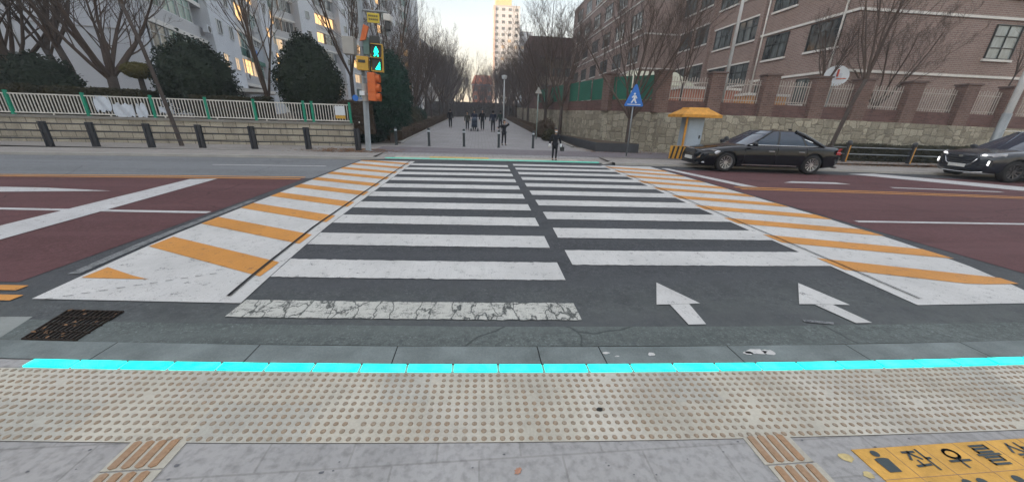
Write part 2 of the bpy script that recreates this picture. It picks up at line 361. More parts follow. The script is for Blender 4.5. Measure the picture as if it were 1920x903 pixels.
def vstep(mb, x0, x1, v, z0, z1, th=.16):           # kerb stone with thickness
    n = max(1, int(abs(x1-x0)/1.0)); n = min(n, 80)
    for i in range(n):
        a = x0+(x1-x0)*i/n; b = x0+(x1-x0)*(i+1)/n
        mb.quad((a, WY(a, v), z0), (b, WY(b, v), z0), (b, WY(b, v)+.015, z1), (a, WY(a, v)+.015, z1))
        mb.quad((a, WY(a, v)+.015, z1), (b, WY(b, v)+.015, z1), (b, WY(b, v)+th, z1), (a, WY(a, v)+th, z1))
    return mb
def poly(mb, pts, z):
    mb.quad(*[(x, y, z) for x, y in pts]); return mb

# terrain: one sheet to the horizon, with the promenade rising gently behind the crossing
def gz(y):
    if y < 20: return 0.08
    if y < 60: return .08+.03*(y-20)
    return 1.28
g = MB()
xs = [-2500, -400, -100, -40, 0, 40, 100, 400, 2500]; ys = [-2500, -300, -40, 1.0, 14.6, 20, 30, 40, 50, 60, 120, 300, 3000]
for i in range(len(xs)-1):
    for j in range(len(ys)-1):
        zz = [(-.03 if y <= 14.6 else gz(y)-.02) for y in (ys[j], ys[j+1])]
        g.quad((xs[i], ys[j], zz[0]), (xs[i+1], ys[j], zz[0]), (xs[i+1], ys[j+1], zz[1]), (xs[i], ys[j+1], zz[1]))
struct(g.build('ground', M_soil))
# road surfaces
struct(strip(MB(), -90, 90, 2.27, 13.72, -.004).build('road', M_asph))
r = MB(); strip(r, -90, -4.32, 3.05, 9.12, 0.0); strip(r, 6.62, 90, 2.95, 12.3, 0.0)
struct(r.build('road_red_surfacing', M_red))
r = MB(); strip(r, -90, -4.2, 9.12, 13.25, 0.0); struct(r.build('road_far_lane', M_asph2))
r = MB(); strip(r, -90, 90, 2.16, 2.42, 0.0); struct(r.build('road_gutter', M_gut))

# near pavement
r = MB(); strip(r, -8, 9, 2.16-.19, 2.16-.006, 0.001)
struct(r.build('kerb_near_base', M_line))
r = MB()
x = -8.0; k = 0
lens = [1.0, .98, 1.02, .46, 1.0, .97]
while x < 9:
    L = lens[k % 6]; a = x+.004; b = x+L-.004
    for q in range(3):
        p0 = a+(b-a)*q/3; p1 = a+(b-a)*(q+1)/3
        r.quad((p0, WY(p0, 2)+-.04, .006), (p1, WY(p1, 2)-.04, .006), (p1, WY(p1, 2)+.155, .004), (p0, WY(p0, 2)+.155, .004))
    x += L; k += 1
struct(r.build('kerb_near', M_kerb))
def NY(x, dd): return WY(x, 2)-.08+dd        # dd measured from the light strip's centre line
r = MB()
for i in range(-24, 27):
    a, b = i*.35, i*.35+.35
    r.quad((a, -3+a*-.05, .0), (b, -3+b*-.05, .0), (b, NY(b, -.565), .0), (a, NY(a, -.565), .0))
    r.quad((a, NY(a, -.045), .0), (b, NY(b, -.045), .0), (b, NY(b, .04), .0), (a, NY(a, .04), .0))
struct(r.build('pavement_near', M_pave))
r = MB(); rt = random.Random(12)
for i in range(-20, 24):
    a, b = i*.3, i*.3+.3
    if a < -3.6: continue
    r.cur = rt.choice([0, 0, 1, 2]); r.quad((a, NY(a, -.565), .004), (b, NY(b, -.565), .004), (b, NY(b, -.305), .004), (a, NY(a, -.305), .004))
    r.cur = rt.choice([0, 0, 1, 2]); r.quad((a, NY(a, -.305), .004), (b, NY(b, -.305), .004), (b, NY(b, -.046), .004), (a, NY(a, -.046), .004))
struct(r.build('tactile_paving', [M_tact, mat('tactile_base_grey', (.375, .362, .318), .8, var=.28, sc=2.2, fine=70), mat('tactile_base_pale', (.43, .405, .35), .8, var=.28, sc=2.2, fine=70)]))
r = MB(); rng = random.Random(3)
for i in range(-72, 140):
    x = i*.05+.025
    for j in range(11):
        dd = -.565+.022+j*.0475
        if rng.random() < .012: continue
        cx, cy, rr = x+rng.uniform(-.0015, .0015), NY(x, dd), .0150*rng.uniform(.88, 1.08)
        k = len(r.v)
        for q in range(8):
            an = q*math.pi/4; r.v.append((cx+rr*math.cos(an), cy+rr*math.sin(an), .0042))
        for q in range(8):
            an = q*math.pi/4; r.v.append((cx+rr*.7*math.cos(an), cy+rr*.7*math.sin(an), .0092))
        for q in range(8): r.f.append((k+q, k+(q+1) % 8, k+8+(q+1) % 8, k+8+q)); r.mi.append(0)
        r.f.append(tuple(k+8+q for q in range(8))); r.mi.append(0)
struct(r.build('tactile_paving_domes', M_dot))
def bars(x0, w_, y0, dep, slope, nrow=2):
    b1 = MB(); b2 = MB()
    for rr in range(nrow):
        ya = y0-rr*(dep+.008)
        xa = x0+rr*slope
        b1.box(xa-.01, ya-dep, .001, xa+w_+.01, ya, .0045)
        for q in range(4):
            xx = xa+.012+q*(w_-.02)/4; b2.prism([(xx, ya-dep+.012), (xx+.018, ya-dep+.004), (xx+.036, ya-dep+.012), (xx+.036, ya-.012), (xx+.018, ya-.004), (xx, ya-.012)], .0045, .0105)
    return b1, b2
b1, b2 = bars(-1.735, .25, 1.475, .16, -.0); o1, o2 = bars(1.435, .245, 1.30, .165, .01)
b1.f += [tuple(i+len(b1.v) for i in f) for f in o1.f]; b1.v += o1.v; b1.mi += o1.mi
b2.f += [tuple(i+len(b2.v) for i in f) for f in o2.f]; b2.v += o2.v; b2.mi += o2.mi
struct(b1.build('guiding_paving_base', M_tact)); struct(b2.build('guiding_paving_bars', M_bar))

# ------------------------------------------------------------------ painted markings
wh = MB(); rng = random.Random(5)
def band(mb, xa0, xa1, v0, v1, z=.004, sk0=0, sk1=0):       # bar with ends following lines
    n = 70; jl = [rng.gauss(0, .0035) for _ in range(n+1)]; jh = [rng.gauss(0, .0035) for _ in range(n+1)]; v0_, v1_ = v0, v1
    for i in range(n):
        f0, f1 = i/n, (i+1)/n
        a0 = xa0(v0)+(xa1(v0)-xa0(v0))*f0; b0 = xa0(v0)+(xa1(v0)-xa0(v0))*f1; a1 = xa0(v1)+(xa1(v1)-xa0(v1))*f0; b1_ = xa0(v1)+(xa1(v1)-xa0(v1))*f1
        mb.quad((a0, WY(a0, v0)+jl[i], z), (b0, WY(b0, v0)+jl[i+1], z), (b1_, WY(b1_, v1)+jh[i+1], z), (a1, WY(a1, v1)+jh[i], z))
Lx = lambda v: lerp_tab(v, [(2.8, -2.06), (3.4, -2.12), (5, -2.22), (8, -2.25), (13, -2.27)])
Rx = lambda v: lerp_tab(v, [(2.6, 4.22), (4, 4.29), (7, 4.38), (13, 4.55)])
gl = lambda v: lerp_tab(v, [(3.2, .91), (5.2, .95), (13, 1.02)])
gr = lambda v: lerp_tab(v, [(3.2, 1.07), (5.2, 1.15), (13, 1.24)])
for k in range(10):
    v0 = 3.28+k*.96
    band(wh, Lx, gl, v0, v0+.47)
    if v0+.4 < 12.6: band(wh, gr, lambda v: Rx(v)+.05, v0+.41, v0+.88)
struct(wh.build('zebra_markings', M_wh))
cr = MB(); band(cr, lambda v: -2.06, lambda v: .87, 2.52, 2.80); struct(cr.build('old_cracked_marking', M_crk))
# hump ramps: white field with orange slanting stripes
Lo = lambda v: lerp_tab(v, [(2.74, -3.84), (3.6, -3.94), (4.4, -4.02), (6, -4.05), (9, -4.1), (13, -4.12)])
Ro = lambda v: lerp_tab(v, [(3.0, 5.75), (3.3, 6.1), (4.4, 6.34), (6, 6.48), (9, 6.5), (13, 6.45)])
wl = MB()
for i in range(22):
    v0 = 2.74+i*.466; v1 = v0+.466
    wl.quad((Lo(v0), WY(Lo(v0), v0), .004), (Lx(v0)-.01, WY(Lx(v0), v0), .004), (Lx(v1)-.01, WY(Lx(v1), v1), .004), (Lo(v1), WY(Lo(v1), v1), .004))
    wl.quad((Rx(v0)+.02, WY(Rx(v0), v0), .0035), (Ro(v0), WY(Ro(v0), v0), .0035), (Ro(v1), WY(Ro(v1), v1), .0035), (Rx(v1)+.02, WY(Rx(v1), v1), .0035))
struct(wl.build('ramp_markings_white', M_wh))
oy = MB()
def clipx(x, v, lo, hi): return max(lo(v), min(hi(v), x))
for k in range(-1, 10):
    vb = 3.27+k*.97                               # at the inner edge, rising outwards
    for side in (0, 1):
        n = 8
        xa, xb = (Lo(vb+.5)+.0, Lx(vb)-.10) if side == 0 else (Rx(vb)+.10, Ro(vb))
        pts_lo, pts_hi = [], []
        for i in range(n+1):
            f = i/n
            if side == 0: xx = xb+(xa-xb)*f; vv = vb+f*.78*(abs(xa-xb)/1.75)
            else: xx = xa+(xb-xa)*f; vv = vb+.30-f*.62+(.0)
            pts_lo.append((xx, vv)); pts_hi.append((xx, vv+.37))
        for i in range(n):
            q = [pts_lo[i], pts_lo[i+1], pts_hi[i+1], pts_hi[i]]
            if side == 0: q = [(clipx(x, v, Lo, lambda t: 9), v) for x, v in q]
            if min(v for x, v in q) < 3.12 or max(v for x, v in q) > 12.95:
                if max(v for x, v in q) < 3.2: continue
                q = [(x, min(12.95, max(3.16, v))) for x, v in q]
            oy.quad(*[(x, WY(x, v), .008) for x, v in (q if side else q[::-1])])
struct(oy.build('ramp_markings_orange', M_ye))
# seams, drainage cut lines
sm = MB()
for f_, dx in ((Lx, -.20), (Rx, .17)):
    for i in range(24):
        v0 = 2.85+i*.42; v1 = v0+.42
        for (oo, wd) in ((0, .028 if f_ is Lx else .016), (.035, .006)):
            xa, xb = f_(v0)+dx+oo*(1 if f_ is Lx else 1), f_(v1)+dx+oo
            sm.quad((xa, WY(xa, v0), .012), (xa+wd, WY(xa, v0), .012), (xb+wd, WY(xb, v1), .012), (xb, WY(xb, v1), .012))
for i in range(11):                                 # dotted saw cut over the left ramp
    a = -3.72+i*.10; sm.quad((a, 2.98+i*.048, .012), (a+.055, 3.0+i*.048, .012), (a+.055, 3.008+i*.048, .012), (a, 2.99+i*.048, .012))
struct(sm.build('road_seams', M_line))
lm = MB()
strip(lm, -60, -4.35, 5.60, 5.72, .0045); strip(lm, 6.85, 60, 5.72, 5.83, .0045)
lm.quad((-6.47, 5.11, .008), (-5.82, 4.54, .008), (-6.22, 8.92, .008), (-6.75, 8.80, .008))
lm.quad((-6.47, 5.11, .008), (-6.42, 3.55, .008), (-5.75, 3.25, .008), (-5.82, 4.54, .008))
lm.quad((-12.0, 7.30, .0045), (-8.9, 7.26, .0045), (-7.18, 7.43, .0045), (-8.54, 7.66, .0045)); lm.quad((-12.0, 7.30, .0045), (-8.54, 7.66, .0045), (-9.3, 7.70, .0045), (-12.0, 7.6, .0045))
for (a, b, c_) in ((-7.9, -4.7, 11.3), (-60, -14, 11.35)): strip(lm, a, b, c_, c_+.10, .0045)
lm.quad((6.62, 12.25, .008), (7.2, 8.85, .008), (7.6, 8.75, .008), (6.9, 12.3, .008))
lm.quad((9.1, 9.58, .0045), (11.2, 9.45, .0045), (11.0, 9.75, .0045), (9.6, 9.85, .0045)); strip(lm, 12.0, 15, 9.9, 10.02, .0045)
lm.quad((13.6, 11.75, .0045), (16.1, 8.8, .0045), (17.6, 9.1, .0045), (14.9, 11.9, .0045))
struct(lm.build('lane_markings', M_whr))
fm = MB()
for i in range(8):
    v0 = 3.25+i*.42; fm.quad((Lo(v0)-.17, WY(-4, v0), .0045), (Lo(v0)-.06, WY(-4, v0), .0045), (Lo(v0+.42)-.06, WY(-4, v0+.42), .0045), (Lo(v0+.42)-.17, WY(-4, v0+.42), .0045))
poly(fm, [(2.82, 2.36), (3.05, 2.31), (3.08, 2.34), (2.84, 2.40)], .0045); 

struct(fm.build('faded_markings', M_faint))
ym = MB(); strip(ym, -60, -4.4, 8.94, 9.05, .0046); strip(ym, -60, -4.4, 9.2, 9.31, .0046); strip(ym, 6.9, 60, 8.84, 8.95, .0046); strip(ym, 6.9, 60, 9.1, 9.21, .0046)
for v in (2.70, 2.88): strip(ym, -9, -3.98+(2.70-v)*.9, v, v+.10, .0046)
struct(ym.build('centre_line', M_ye))
# two little arrows pointing up-left
ar = MB()
def arrow(pts): ar.quad(*[(x, y, .0045) for x, y in pts])
arrow([(1.87, 3.15), (1.645, 2.70), (1.775, 2.70), (2.08, 2.705)][::-1]); arrow([(1.775, 2.695), (1.76, 2.365), (1.915, 2.365), (1.965, 2.70)])
arrow([(3.45, 3.09), (3.05, 2.655), (3.17, 2.65), (3.55, 2.62)][::-1]); arrow([(3.20, 2.64), (3.275, 2.32), (3.43, 2.32), (3.38, 2.63)])
struct(ar.build('arrow_markings', M_wh))
sp = MB(); rng = random.Random(2)
for cx, cy, rx, ry in ((2.06, 1.985, .085, .035), (2.16, 1.975, .05, .03), (1.99, 1.975, .035, .022), (.92, 2.03, .03, .012), (.99, 1.99, .018, .008), (1.25, 2.0, .03, .02)):
    n = 14; poly(sp, [(cx+rx*math.cos(i*2*math.pi/n)*rng.uniform(.7, 1.15), cy+ry*math.sin(i*2*math.pi/n)*rng.uniform(.65, 1.2)) for i in range(n)], .0082)
struct(sp.build('paint_spill', M_wh))

# yellow message mat on the pavement
def korean(mb, strokes, x, y, sx, sy, z, wd=.008):
    for s_ in strokes:
        for (a, b) in zip(s_, s_[1:]):
            A = Vector((x+a[0]*sx, y+a[1]*sy)); B = Vector((x+b[0]*sx, y+b[1]*sy)); t = (B-A).normalized()*wd*.5; nn = Vector((-t.y, t.x))
            pts = [A-t-nn, B+t-nn, B+t+nn, A-t+nn]; mb.quad(*[(p.x, p.y, z) for p in pts])
circ = [(.5+.28*math.cos(i*math.pi/8), .68+.24*math.sin(i*math.pi/8)) for i in range(17)]
G_jwa = [[(.08, .92), (.60, .92)], [(.34, .92), (.10, .55)], [(.34, .85), (.58, .55)], [(.34, .45), (.34, .22)], [(.05, .20), (.66, .24)], [(.80, 1), (.80, 0)], [(.80, .55), (.98, .55)]]
G_u = [circ, [(.05, .32), (.95, .32)], [(.5, .32), (.5, 0)]]
G_reul = [[(.15, 1), (.85, 1), (.85, .84), (.15, .84), (.15, .66), (.85, .66)], [(.0, .52), (1, .52)], [(.15, .38), (.85, .38), (.85, .22), (.15, .22), (.15, .03), (.85, .03)]]
G_sal = [[(.35, 1), (.08, .55)], [(.33, .9), (.60, .55)], [(.78, 1), (.78, .5)], [(.78, .75), (.98, .75)], [(.2, .4), (.8, .4), (.8, .22), (.2, .22), (.2, .03), (.8, .03)]]
ms = MB(); ms.box(1.955, .72, .001, 3.9, 1.182, .0055); mat_o = ms.build('message_mat', M_yel, bevel=0)
tag(mat_o, 'yellow message mat with Korean lettering stuck on the near pavement', 'floor sign')
Z = .0085
for i, gph in enumerate((G_jwa, G_u, G_reul, G_sal)): tx = MB(); korean(tx, gph, 2.20+i*.205, 1.05, .125, .105, Z, .012); tx.build('letter', M_ink, mat_o)
tx = MB()
def ellp(mb, cx, cy, rx, ry, z, n=16): mb.quad(*[(cx+rx*math.cos(i*2*math.pi/n), cy+ry*math.sin(i*2*math.pi/n), z) for i in range(n)])
ellp(tx, 2.055, 1.150, .022, .018, Z); tx.quad((2.022, 1.05, Z), (2.088, 1.05, Z), (2.095, 1.12, Z), (2.075, 1.126, Z), (2.035, 1.126, Z), (2.015, 1.12, Z)); tx.build('pedestrian_icon', M_ink, mat_o)
for i, (dx, dy) in enumerate(((.0, .0), (.19, .0), (.27, .0), (.47, 0), (.68, 0))):
    tx = MB(); ellp(tx, 2.16+dx, .975, .026, .020, Z); tx.quad((2.13+dx, .86, Z), (2.19+dx, .86, Z), (2.205+dx, .93, Z), (2.16+dx, .95, Z), (2.115+dx, .93, Z)); tx.build('pedestrian_icon', M_ink, mat_o)
jn = MB()
for i in range(9): jn.box(2.15+i*.205-.0015, .72, .0056, 2.15+i*.205+.0015, 1.182, .0066)
jn.box(1.955, 1.017, .0056, 3.9, 1.0195, .0066); jn.build('joint', M_bar, mat_o)
ed = MB(); rng = random.Random(8)
for cx, cy, rx, ry in ((1.885, 1.145, .045, .028), (1.905, 1.05, .03, .02), (1.93, .99, .03, .022)):
    n = 12; poly(ed, [(cx+rx*math.cos(i*2*math.pi/n)*rng.uniform(.7, 1.1), cy+ry*math.sin(i*2*math.pi/n)*rng.uniform(.7, 1.1)) for i in range(n)], .003)
struct(ed.build('old_yellow_residue', mat('faded_yellow', (.45, .36, .17), .8, var=.3, sc=20)))

# ------------------------------------------------------------------ lights set flush in the kerb
M_led = emit('cyan_led_panel', (.0, 1.0, .80), .55)
_n = M_led.node_tree.nodes; _l = M_led.node_tree.links; _b = _n['Principled BSDF']; _c = coords(_n, _l)
_l.new(mixc(_n, _l, ramp(_n, _l, noi(_n, _l, _c, 7, 4), .42, .70), (.0, .72, .60), (.02, 1, .86)), _b.inputs['Emission Color'])
_m1 = _n.new('ShaderNodeMapRange'); _l.new(noi(_n, _l, _c, 60, 4, .8), _m1.inputs[0]); _m1.inputs[1].default_value = .3; _m1.inputs[2].default_value = .5; _m1.inputs[3].default_value = .22; _m1.inputs[4].default_value = .6; _l.new(_m1.outputs[0], _b.inputs['Emission Strength'])
M_ledf = emit('teal_led_panel_far', (.02, .55, .42), .16)
def ORDN(n): return ['first', 'second', 'third', 'fourth', 'fifth', 'sixth', 'seventh', 'eighth', 'ninth', 'tenth', 'eleventh', 'twelfth', 'thirteenth', 'fourteenth', 'fifteenth', 'sixteenth', 'seventeenth', 'eighteenth', 'nineteenth', 'twentieth'][n-1] if n <= 20 else 'twenty-'+['first', 'second', 'third', 'fourth', 'fifth', 'sixth', 'seventh', 'eighth', 'ninth'][n-21]
i = 0; j = 0; x = -2.92
while x < 5.2:
    L = .305
    mb = MB(); mb.prism([(x+.010, NY(x, -.034)), (x+L-.010, NY(x+L, -.034)), (x+L-.010, NY(x+L, .034)), (x+.010, NY(x, .034))], .001, .010)
    o = mb.build('ground_light', M_led)
    tag(o, ORDN(i+1)+' glowing cyan LED panel from the left end of the near kerb', 'ground light', 'cyan LED panels along the near kerb'); x += L; i += 1
x = -3.5
while x < 4.5:
    L = .33; y0 = WY(x, 13.72); mb = MB(); mb.box(x+.01, y0-.05, .012, x+L-.01, y0+.07, .026)
    o = mb.build('ground_light', M_ledf)
    tag(o, ORDN(j+1)+' dim teal LED panel from the left along the far kerb', 'ground light', 'teal LED panels along the far kerb'); x += L; j += 1

# grate, debris, leaf
gr_ = empty('drain_grate', (0, 0, 0), 0, 'rusty iron drain grate clogged with leaves beside the left ramp', 'drain grate')
f_ = MB(); P4 = [(-3.34, 2.80), (-2.90, 2.76), (-2.86, 2.36), (-3.24, 2.40)]
def on(u, v): a = Vector(P4[3]).lerp(Vector(P4[2]), u); b = Vector(P4[0]).lerp(Vector(P4[1]), u); return a.lerp(b, v)
f_.quad(*[(*on(u, v), -.001) for u, v in ((0, 0), (1, 0), (1, 1), (0, 1))]); f_.build('pit_shade', M_line, gr_)  # flat black sheet painted in for the shaded depth under the bars
b_ = MB()
def bar2(u0, v0, u1, v1, wd=.010, z=.014):
    a, b = on(u0, v0), on(u1, v1); b_.obox(a, b, wd, .0, z)
for i in range(12): bar2(i/11*.98, 0, i/11*.98, 1, .008)
for i in range(5): bar2(0, i/4*.98, 1, i/4*.98, .010)
b_.build('bars', mat('rust_iron', (.030, .022, .018), .8, .3, var=.4, sc=20), gr_)
lf = MB(); rng = random.Random(11)
def leaf(mb, x, y, z, s_, rng):
    a = rng.uniform(0, 6.28); tl = rng.uniform(-.4, .4); pts = []
    for px, py in ((-1, 0), (-.3, .5), (.5, .42), (1, 0), (.5, -.42), (-.3, -.5)):
        q = Vector((px*s_, py*s_, px*s_*tl*.5+abs(py)*s_*.3)); pts.append((x+q.x*math.cos(a)-q.y*math.sin(a), y+q.x*math.sin(a)+q.y*math.cos(a), z+q.z+s_*.2))
    mb.quad(*pts)
for i in range(26): p = on(rng.random(), rng.random()); leaf(lf, p.x, p.y, .008, rng.uniform(.008, .02), rng)
for i in range(900):                                              # by the pole, left end
    x = rng.gauss(-5.3, .9); y = rng.uniform(14.8, 16.4); leaf(lf, x, y, .085, rng.uniform(.03, .07), rng)
for i in range(1500): x = rng.uniform(12.5, 24); leaf(lf, x, 13.6+rng.random()**1.5*2.2-(x-14)*.03, .085, rng.uniform(.03, .06), rng)
for i in range(500): leaf(lf, rng.uniform(5.5, 10), rng.uniform(17, 18.8), .085, rng.uniform(.03, .06), rng)
tag(lf.build('fallen_leaves', M_leaf), 'brown fallen leaves on the drain grate and along the far kerbs', 'leaves', kind='stuff')
bl = MB()
n = 16; c_ = [(1, 0), (.7, .35), (.35, .30), (.2, .62), (-.1, .38), (-.55, .5), (-.5, .15), (-1, .05), (-.55, -.2), (-.5, -.5), (-.1, -.34), (.25, -.6), (.35, -.28), (.75, -.3)]
bl.prism([(p[0]*.022, p[1]*.026) for p in c_], 0, .0015); o = bl.build('fallen_leaf', mat('pink_brown_leaf', (.36, .19, .13), .8, var=.2, sc=40), loc=(.185, 1.185, .006)); o.rotation_euler = (R(10), R(-6), R(35))
tag(o, 'single curled pinkish brown leaf on the near pavement at the bottom', 'leaf')
rng = random.Random(4); cb = MB()
def clod(mb, x, y, z, s_):
    k = len(mb.v); 
    for i in range(5):
        for j in range(7):
            th = math.pi*(i+.2)/4.6; rr = s_*rng.uniform(.75, 1.15); mb.v.append((x+rr*math.sin(th)*math.cos(j*.9)*1.3, y+rr*math.sin(th)*math.sin(j*.9), z+max(0, rr*.5*math.cos(th))))
    for i in range(4):
        for j in range(7): mb.f.append((k+i*7+j, k+(i+1)*7+j, k+(i+1)*7+(j+1) % 7, k+i*7+(j+1) % 7)); mb.mi.append(0)
clod(cb, .705, 1.525, .005, .017); tag(cb.build('dirt_clod', M_grit), 'small dark dirt clod lying on the tactile paving', 'dirt')
sp = MB(); rng = random.Random(5)
for i in range(60):
    x, y = rng.uniform(-2.2, 3), rng.uniform(1.05, 1.45); n = 8; s_ = rng.uniform(.003, .008) if i > 8 else rng.uniform(.008, .013)
    poly(sp, [(x+s_*math.cos(q*math.pi/4)*rng.uniform(.6, 1.3), y+s_*.7*math.sin(q*math.pi/4)*rng.uniform(.6, 1.3)) for q in range(8)], .0025)
struct(sp.build('pavement_stains', mat('stain', (.12, .12, .13), .9, var=.3)))
r = MB(); poly(r, [(-5.5, 2.42), (-3.42, 2.42), (-3.52, 2.72), (-5.5, 2.78)], .001); struct(r.build('concrete_patch', mat('concrete_patch', (.21, .225, .215), .85, var=.2, sc=4)))

# ------------------------------------------------------------------ far side pavements
ZP = .08
r = MB()
strip(r, -90, -3.9, 13.42, 14.9, ZP); strip(r, 5.2, 90, 13.35+.0, 14.9, ZP)
r.quad((-90, WY(-16, 14.9)-.3, ZP), (-3.9, 14.9, ZP), (-3.9, 20.0, ZP), (-90, 20, ZP)); r.quad((5.2, 14.85, ZP), (90, 13.6, ZP), (90, 19.6, ZP), (5.2, 20, ZP))
struct(r.build('pavement_far', M_farpave))
r = MB(); vstep(r, -90, -3.9, 13.26, 0, ZP+.004); vstep(r, 5.2, 90, 13.2, 0, ZP+.004)
# dropped ends
for xa, xb, za, zb in ((-3.9, -3.5, ZP+.004, .012), (4.75, 5.2, .012, ZP+.004)):
    ya, yb = WY(xa, 13.26), WY(xb, 13.5); r.quad((xa, ya, 0), (xb, yb, 0), (xb, yb, zb), (xa, ya, za)); r.quad((xa, ya, za), (xb, yb, zb), (xb, yb+.2, zb), (xa, ya+.2, za))
struct(r.build('kerb_far', M_kerbfar))
r = MB(); r.quad((-3.9, 13.5, .010), (5.2, 13.5, .010), (5.2, 14.8, .05), (-3.9, 14.8, .05)); struct(r.build('pavement_dropped', M_farpave))
r = MB(); r.quad((-3.9, 14.8, .05), (5.2, 14.8, .05), (5.2, 15.1, .082), (-3.9, 15.1, .082)); r.quad((-3.9, 15.1, .084), (5.2, 15.1, .084), (5.2, 20.0, .084), (-3.9, 20, .084))
struct(r.build('forecourt', M_prom))
r = MB(); r.quad((-4.6, 15.35, .09), (9.5, 14.9, .09), (9.5, 17.6, .09), (-4.6, 17.9, .09)); struct(r.build('bike_path', M_lilac))
r = MB()
for i in range(24):
    a = -3.2+i*.3
    r.box(a+.005, 13.86, .02, a+.295, 14.42, .034)
struct(r.build('tactile_paving_far', mat('tactile_far', (.42, .40, .34), .8, var=.2)))
r = MB(); r.box(-1.9, 13.9, .035, .4, 14.35, .039); struct(r.build('yellow_paving_far', mat('tactile_far_yellow', (.50, .36, .13), .8, var=.3, sc=6)))
r = MB()
ys = [20, 30, 40, 50, 60, 120]
def pl(y): return -4.2 if y < 60 else -4.0
def pr(y): return 5.6 if y < 24 else 5.2
for a, b in zip(ys, ys[1:]): r.quad((pl(a), a, gz(a)+.006), (pr(a), a, gz(a)+.006), (pr(b), b, gz(b)+.006), (pl(b), b, gz(b)+.006))
struct(r.build('promenade', M_prom))
r = MB()
for xx in (-4.32, 5.3):
    for a, b in zip(ys, ys[1:]): r.quad((xx, a, gz(a)+.07), (xx+.12, a, gz(a)+.07), (xx+.12, b, gz(b)+.07), (xx, b, gz(b)+.07)); r.quad((xx, a, gz(a)), (xx, a, gz(a)+.07), (xx, b, gz(b)+.07), (xx, b, gz(b))); r.quad((xx+.12, a, gz(a)+.07), (xx+.12, a, gz(a)), (xx+.12, b, gz(b)), (xx+.12, b, gz(b)+.07))
struct(r.build('promenade_edging', M_kerbfar))

# ------------------------------------------------------------------ left garden wall, fence, bed
WA, WB = Vector((-34, 15.0)), Vector((-5.9, 17.7)); TD = (WB-WA).normalized()
wt = empty('garden_wall', (0, 0, 0), 0, 'low beige stone block wall below the white picket fence', 'wall')
mb = MB(); mb.obox(WA, WB, .4, 0, 1.02); mb.build('wall', M_lstone, wt, uv=True)
mb = MB(); mb.obox(WA-Vector((0, .05)), WB-Vector((0, .05)), .5, 1.02, 1.12); mb.build('coping', M_cope, wt)
mb = MB(); mb.box(-34, 18.2, .0, -8.2, 30, 1.05); struct(mb.build('garden_bed', M_soil))
mb = MB(); mb.obox(WA+Vector((0, .4)), Vector((-8.2, 17.9)), 2, 0, 1.04); struct(mb.build('garden_bed_front', M_soil))
fe = empty('picket_fence', (0, 0, 0), 0, 'white metal picket fence with green posts above the stone wall', 'fence')
FL = (WB-WA).length; post_t = []
for px_ in (-16.1, -13.75, -11.75, -9.9, -7.9, -7.55, -5.95, -18.6, -21): post_t.append(px_)
def fy(x): return WA.y+(x-WA.x)*TD.y/TD.x+.15
mb = MB(); 
x = -30.0
while x < -5.9:
    mb.box(x-.013, fy(x)-.013, 1.22, x+.013, fy(x)+.013, 1.90); x += .115
mb.build('pickets', M_white, fe)
mb = MB()
for z in (1.20, 1.90): mb.obox((-30, fy(-30)-.02), (-5.9, fy(-5.9)-.02), .04, z-.02, z+.025)
for k in range(13): xx = -29+k*1.95; mb.box(xx-.02, fy(xx)-.02, 1.12, xx+.02, fy(xx)+.02, 1.2)
mb.build('rails', M_white, fe)
for xx in post_t:
    mb = MB(); mb.box(xx-.045, fy(xx)-.06, 1.1, xx+.045, fy(xx)+.03, 2.02); mb.box(xx-.06, fy(xx)-.08, 1.105, xx+.06, fy(xx)+.05, 1.13); mb.build('post', M_green, fe, bevel=.006)
# torn white cloth on the fence
rng = random.Random(21)
for k, (x0, x1, z0, z1) in enumerate(((-15.75, -15.2, 1.36, 1.86), (-15.15, -14.45, 1.12, 1.68), (-14.35, -13.98, 1.12, 1.62), (-13.5, -13.1, 1.35, 1.58))):
    mb = MB(); n = 9; mm_ = 6
    g_ = []
    for i in range(n+1):
        row = []
        for j in range(mm_+1):
            u, v = i/n, j/mm_; x = x0+(x1-x0)*u+rng.uniform(-.02, .02)*(v in (0, 1)); z = z0+(z1-z0)*v+(rng.uniform(-.09, .09) if j in (0, mm_) else 0)
            row.append((x, fy(x)-.05-.03*math.sin(u*9+v*4), z))
        g_.append(row)
    for i in range(n):
        for j in range(mm_): mb.quad(g_[i][j], g_[i+1][j], g_[i+1][j+1], g_[i][j+1])
    o = mb.build('torn_cloth', M_cloth); sd = o.modifiers.new('s', 'SOLIDIFY'); sd.thickness = .004
    tag(o, ['crumpled white cloth tied beside a green post of the picket fence', 'widest torn white cloth hanging on the picket fence', 'narrow torn white cloth hanging beside the widest cloth', 'small torn white cloth at the right green post of the banner'][k], 'cloth', 'torn banner pieces on the fence')
mb = MB(); x = -6.35; mb.box(x-.24, fy(x)-.06, 1.45, x+.2, fy(x)-.045, 1.85); nb = mb.build('notice_board', M_signw)
mb = MB(); mb.box(x-.24, fy(x)-.066, 1.3, x+.2, fy(x)-.05, 1.44); mb.build('lower_panel', M_amber, nb)
tag(nb, 'small white notice board with yellow base on the fence beside the signal pole', 'notice board')

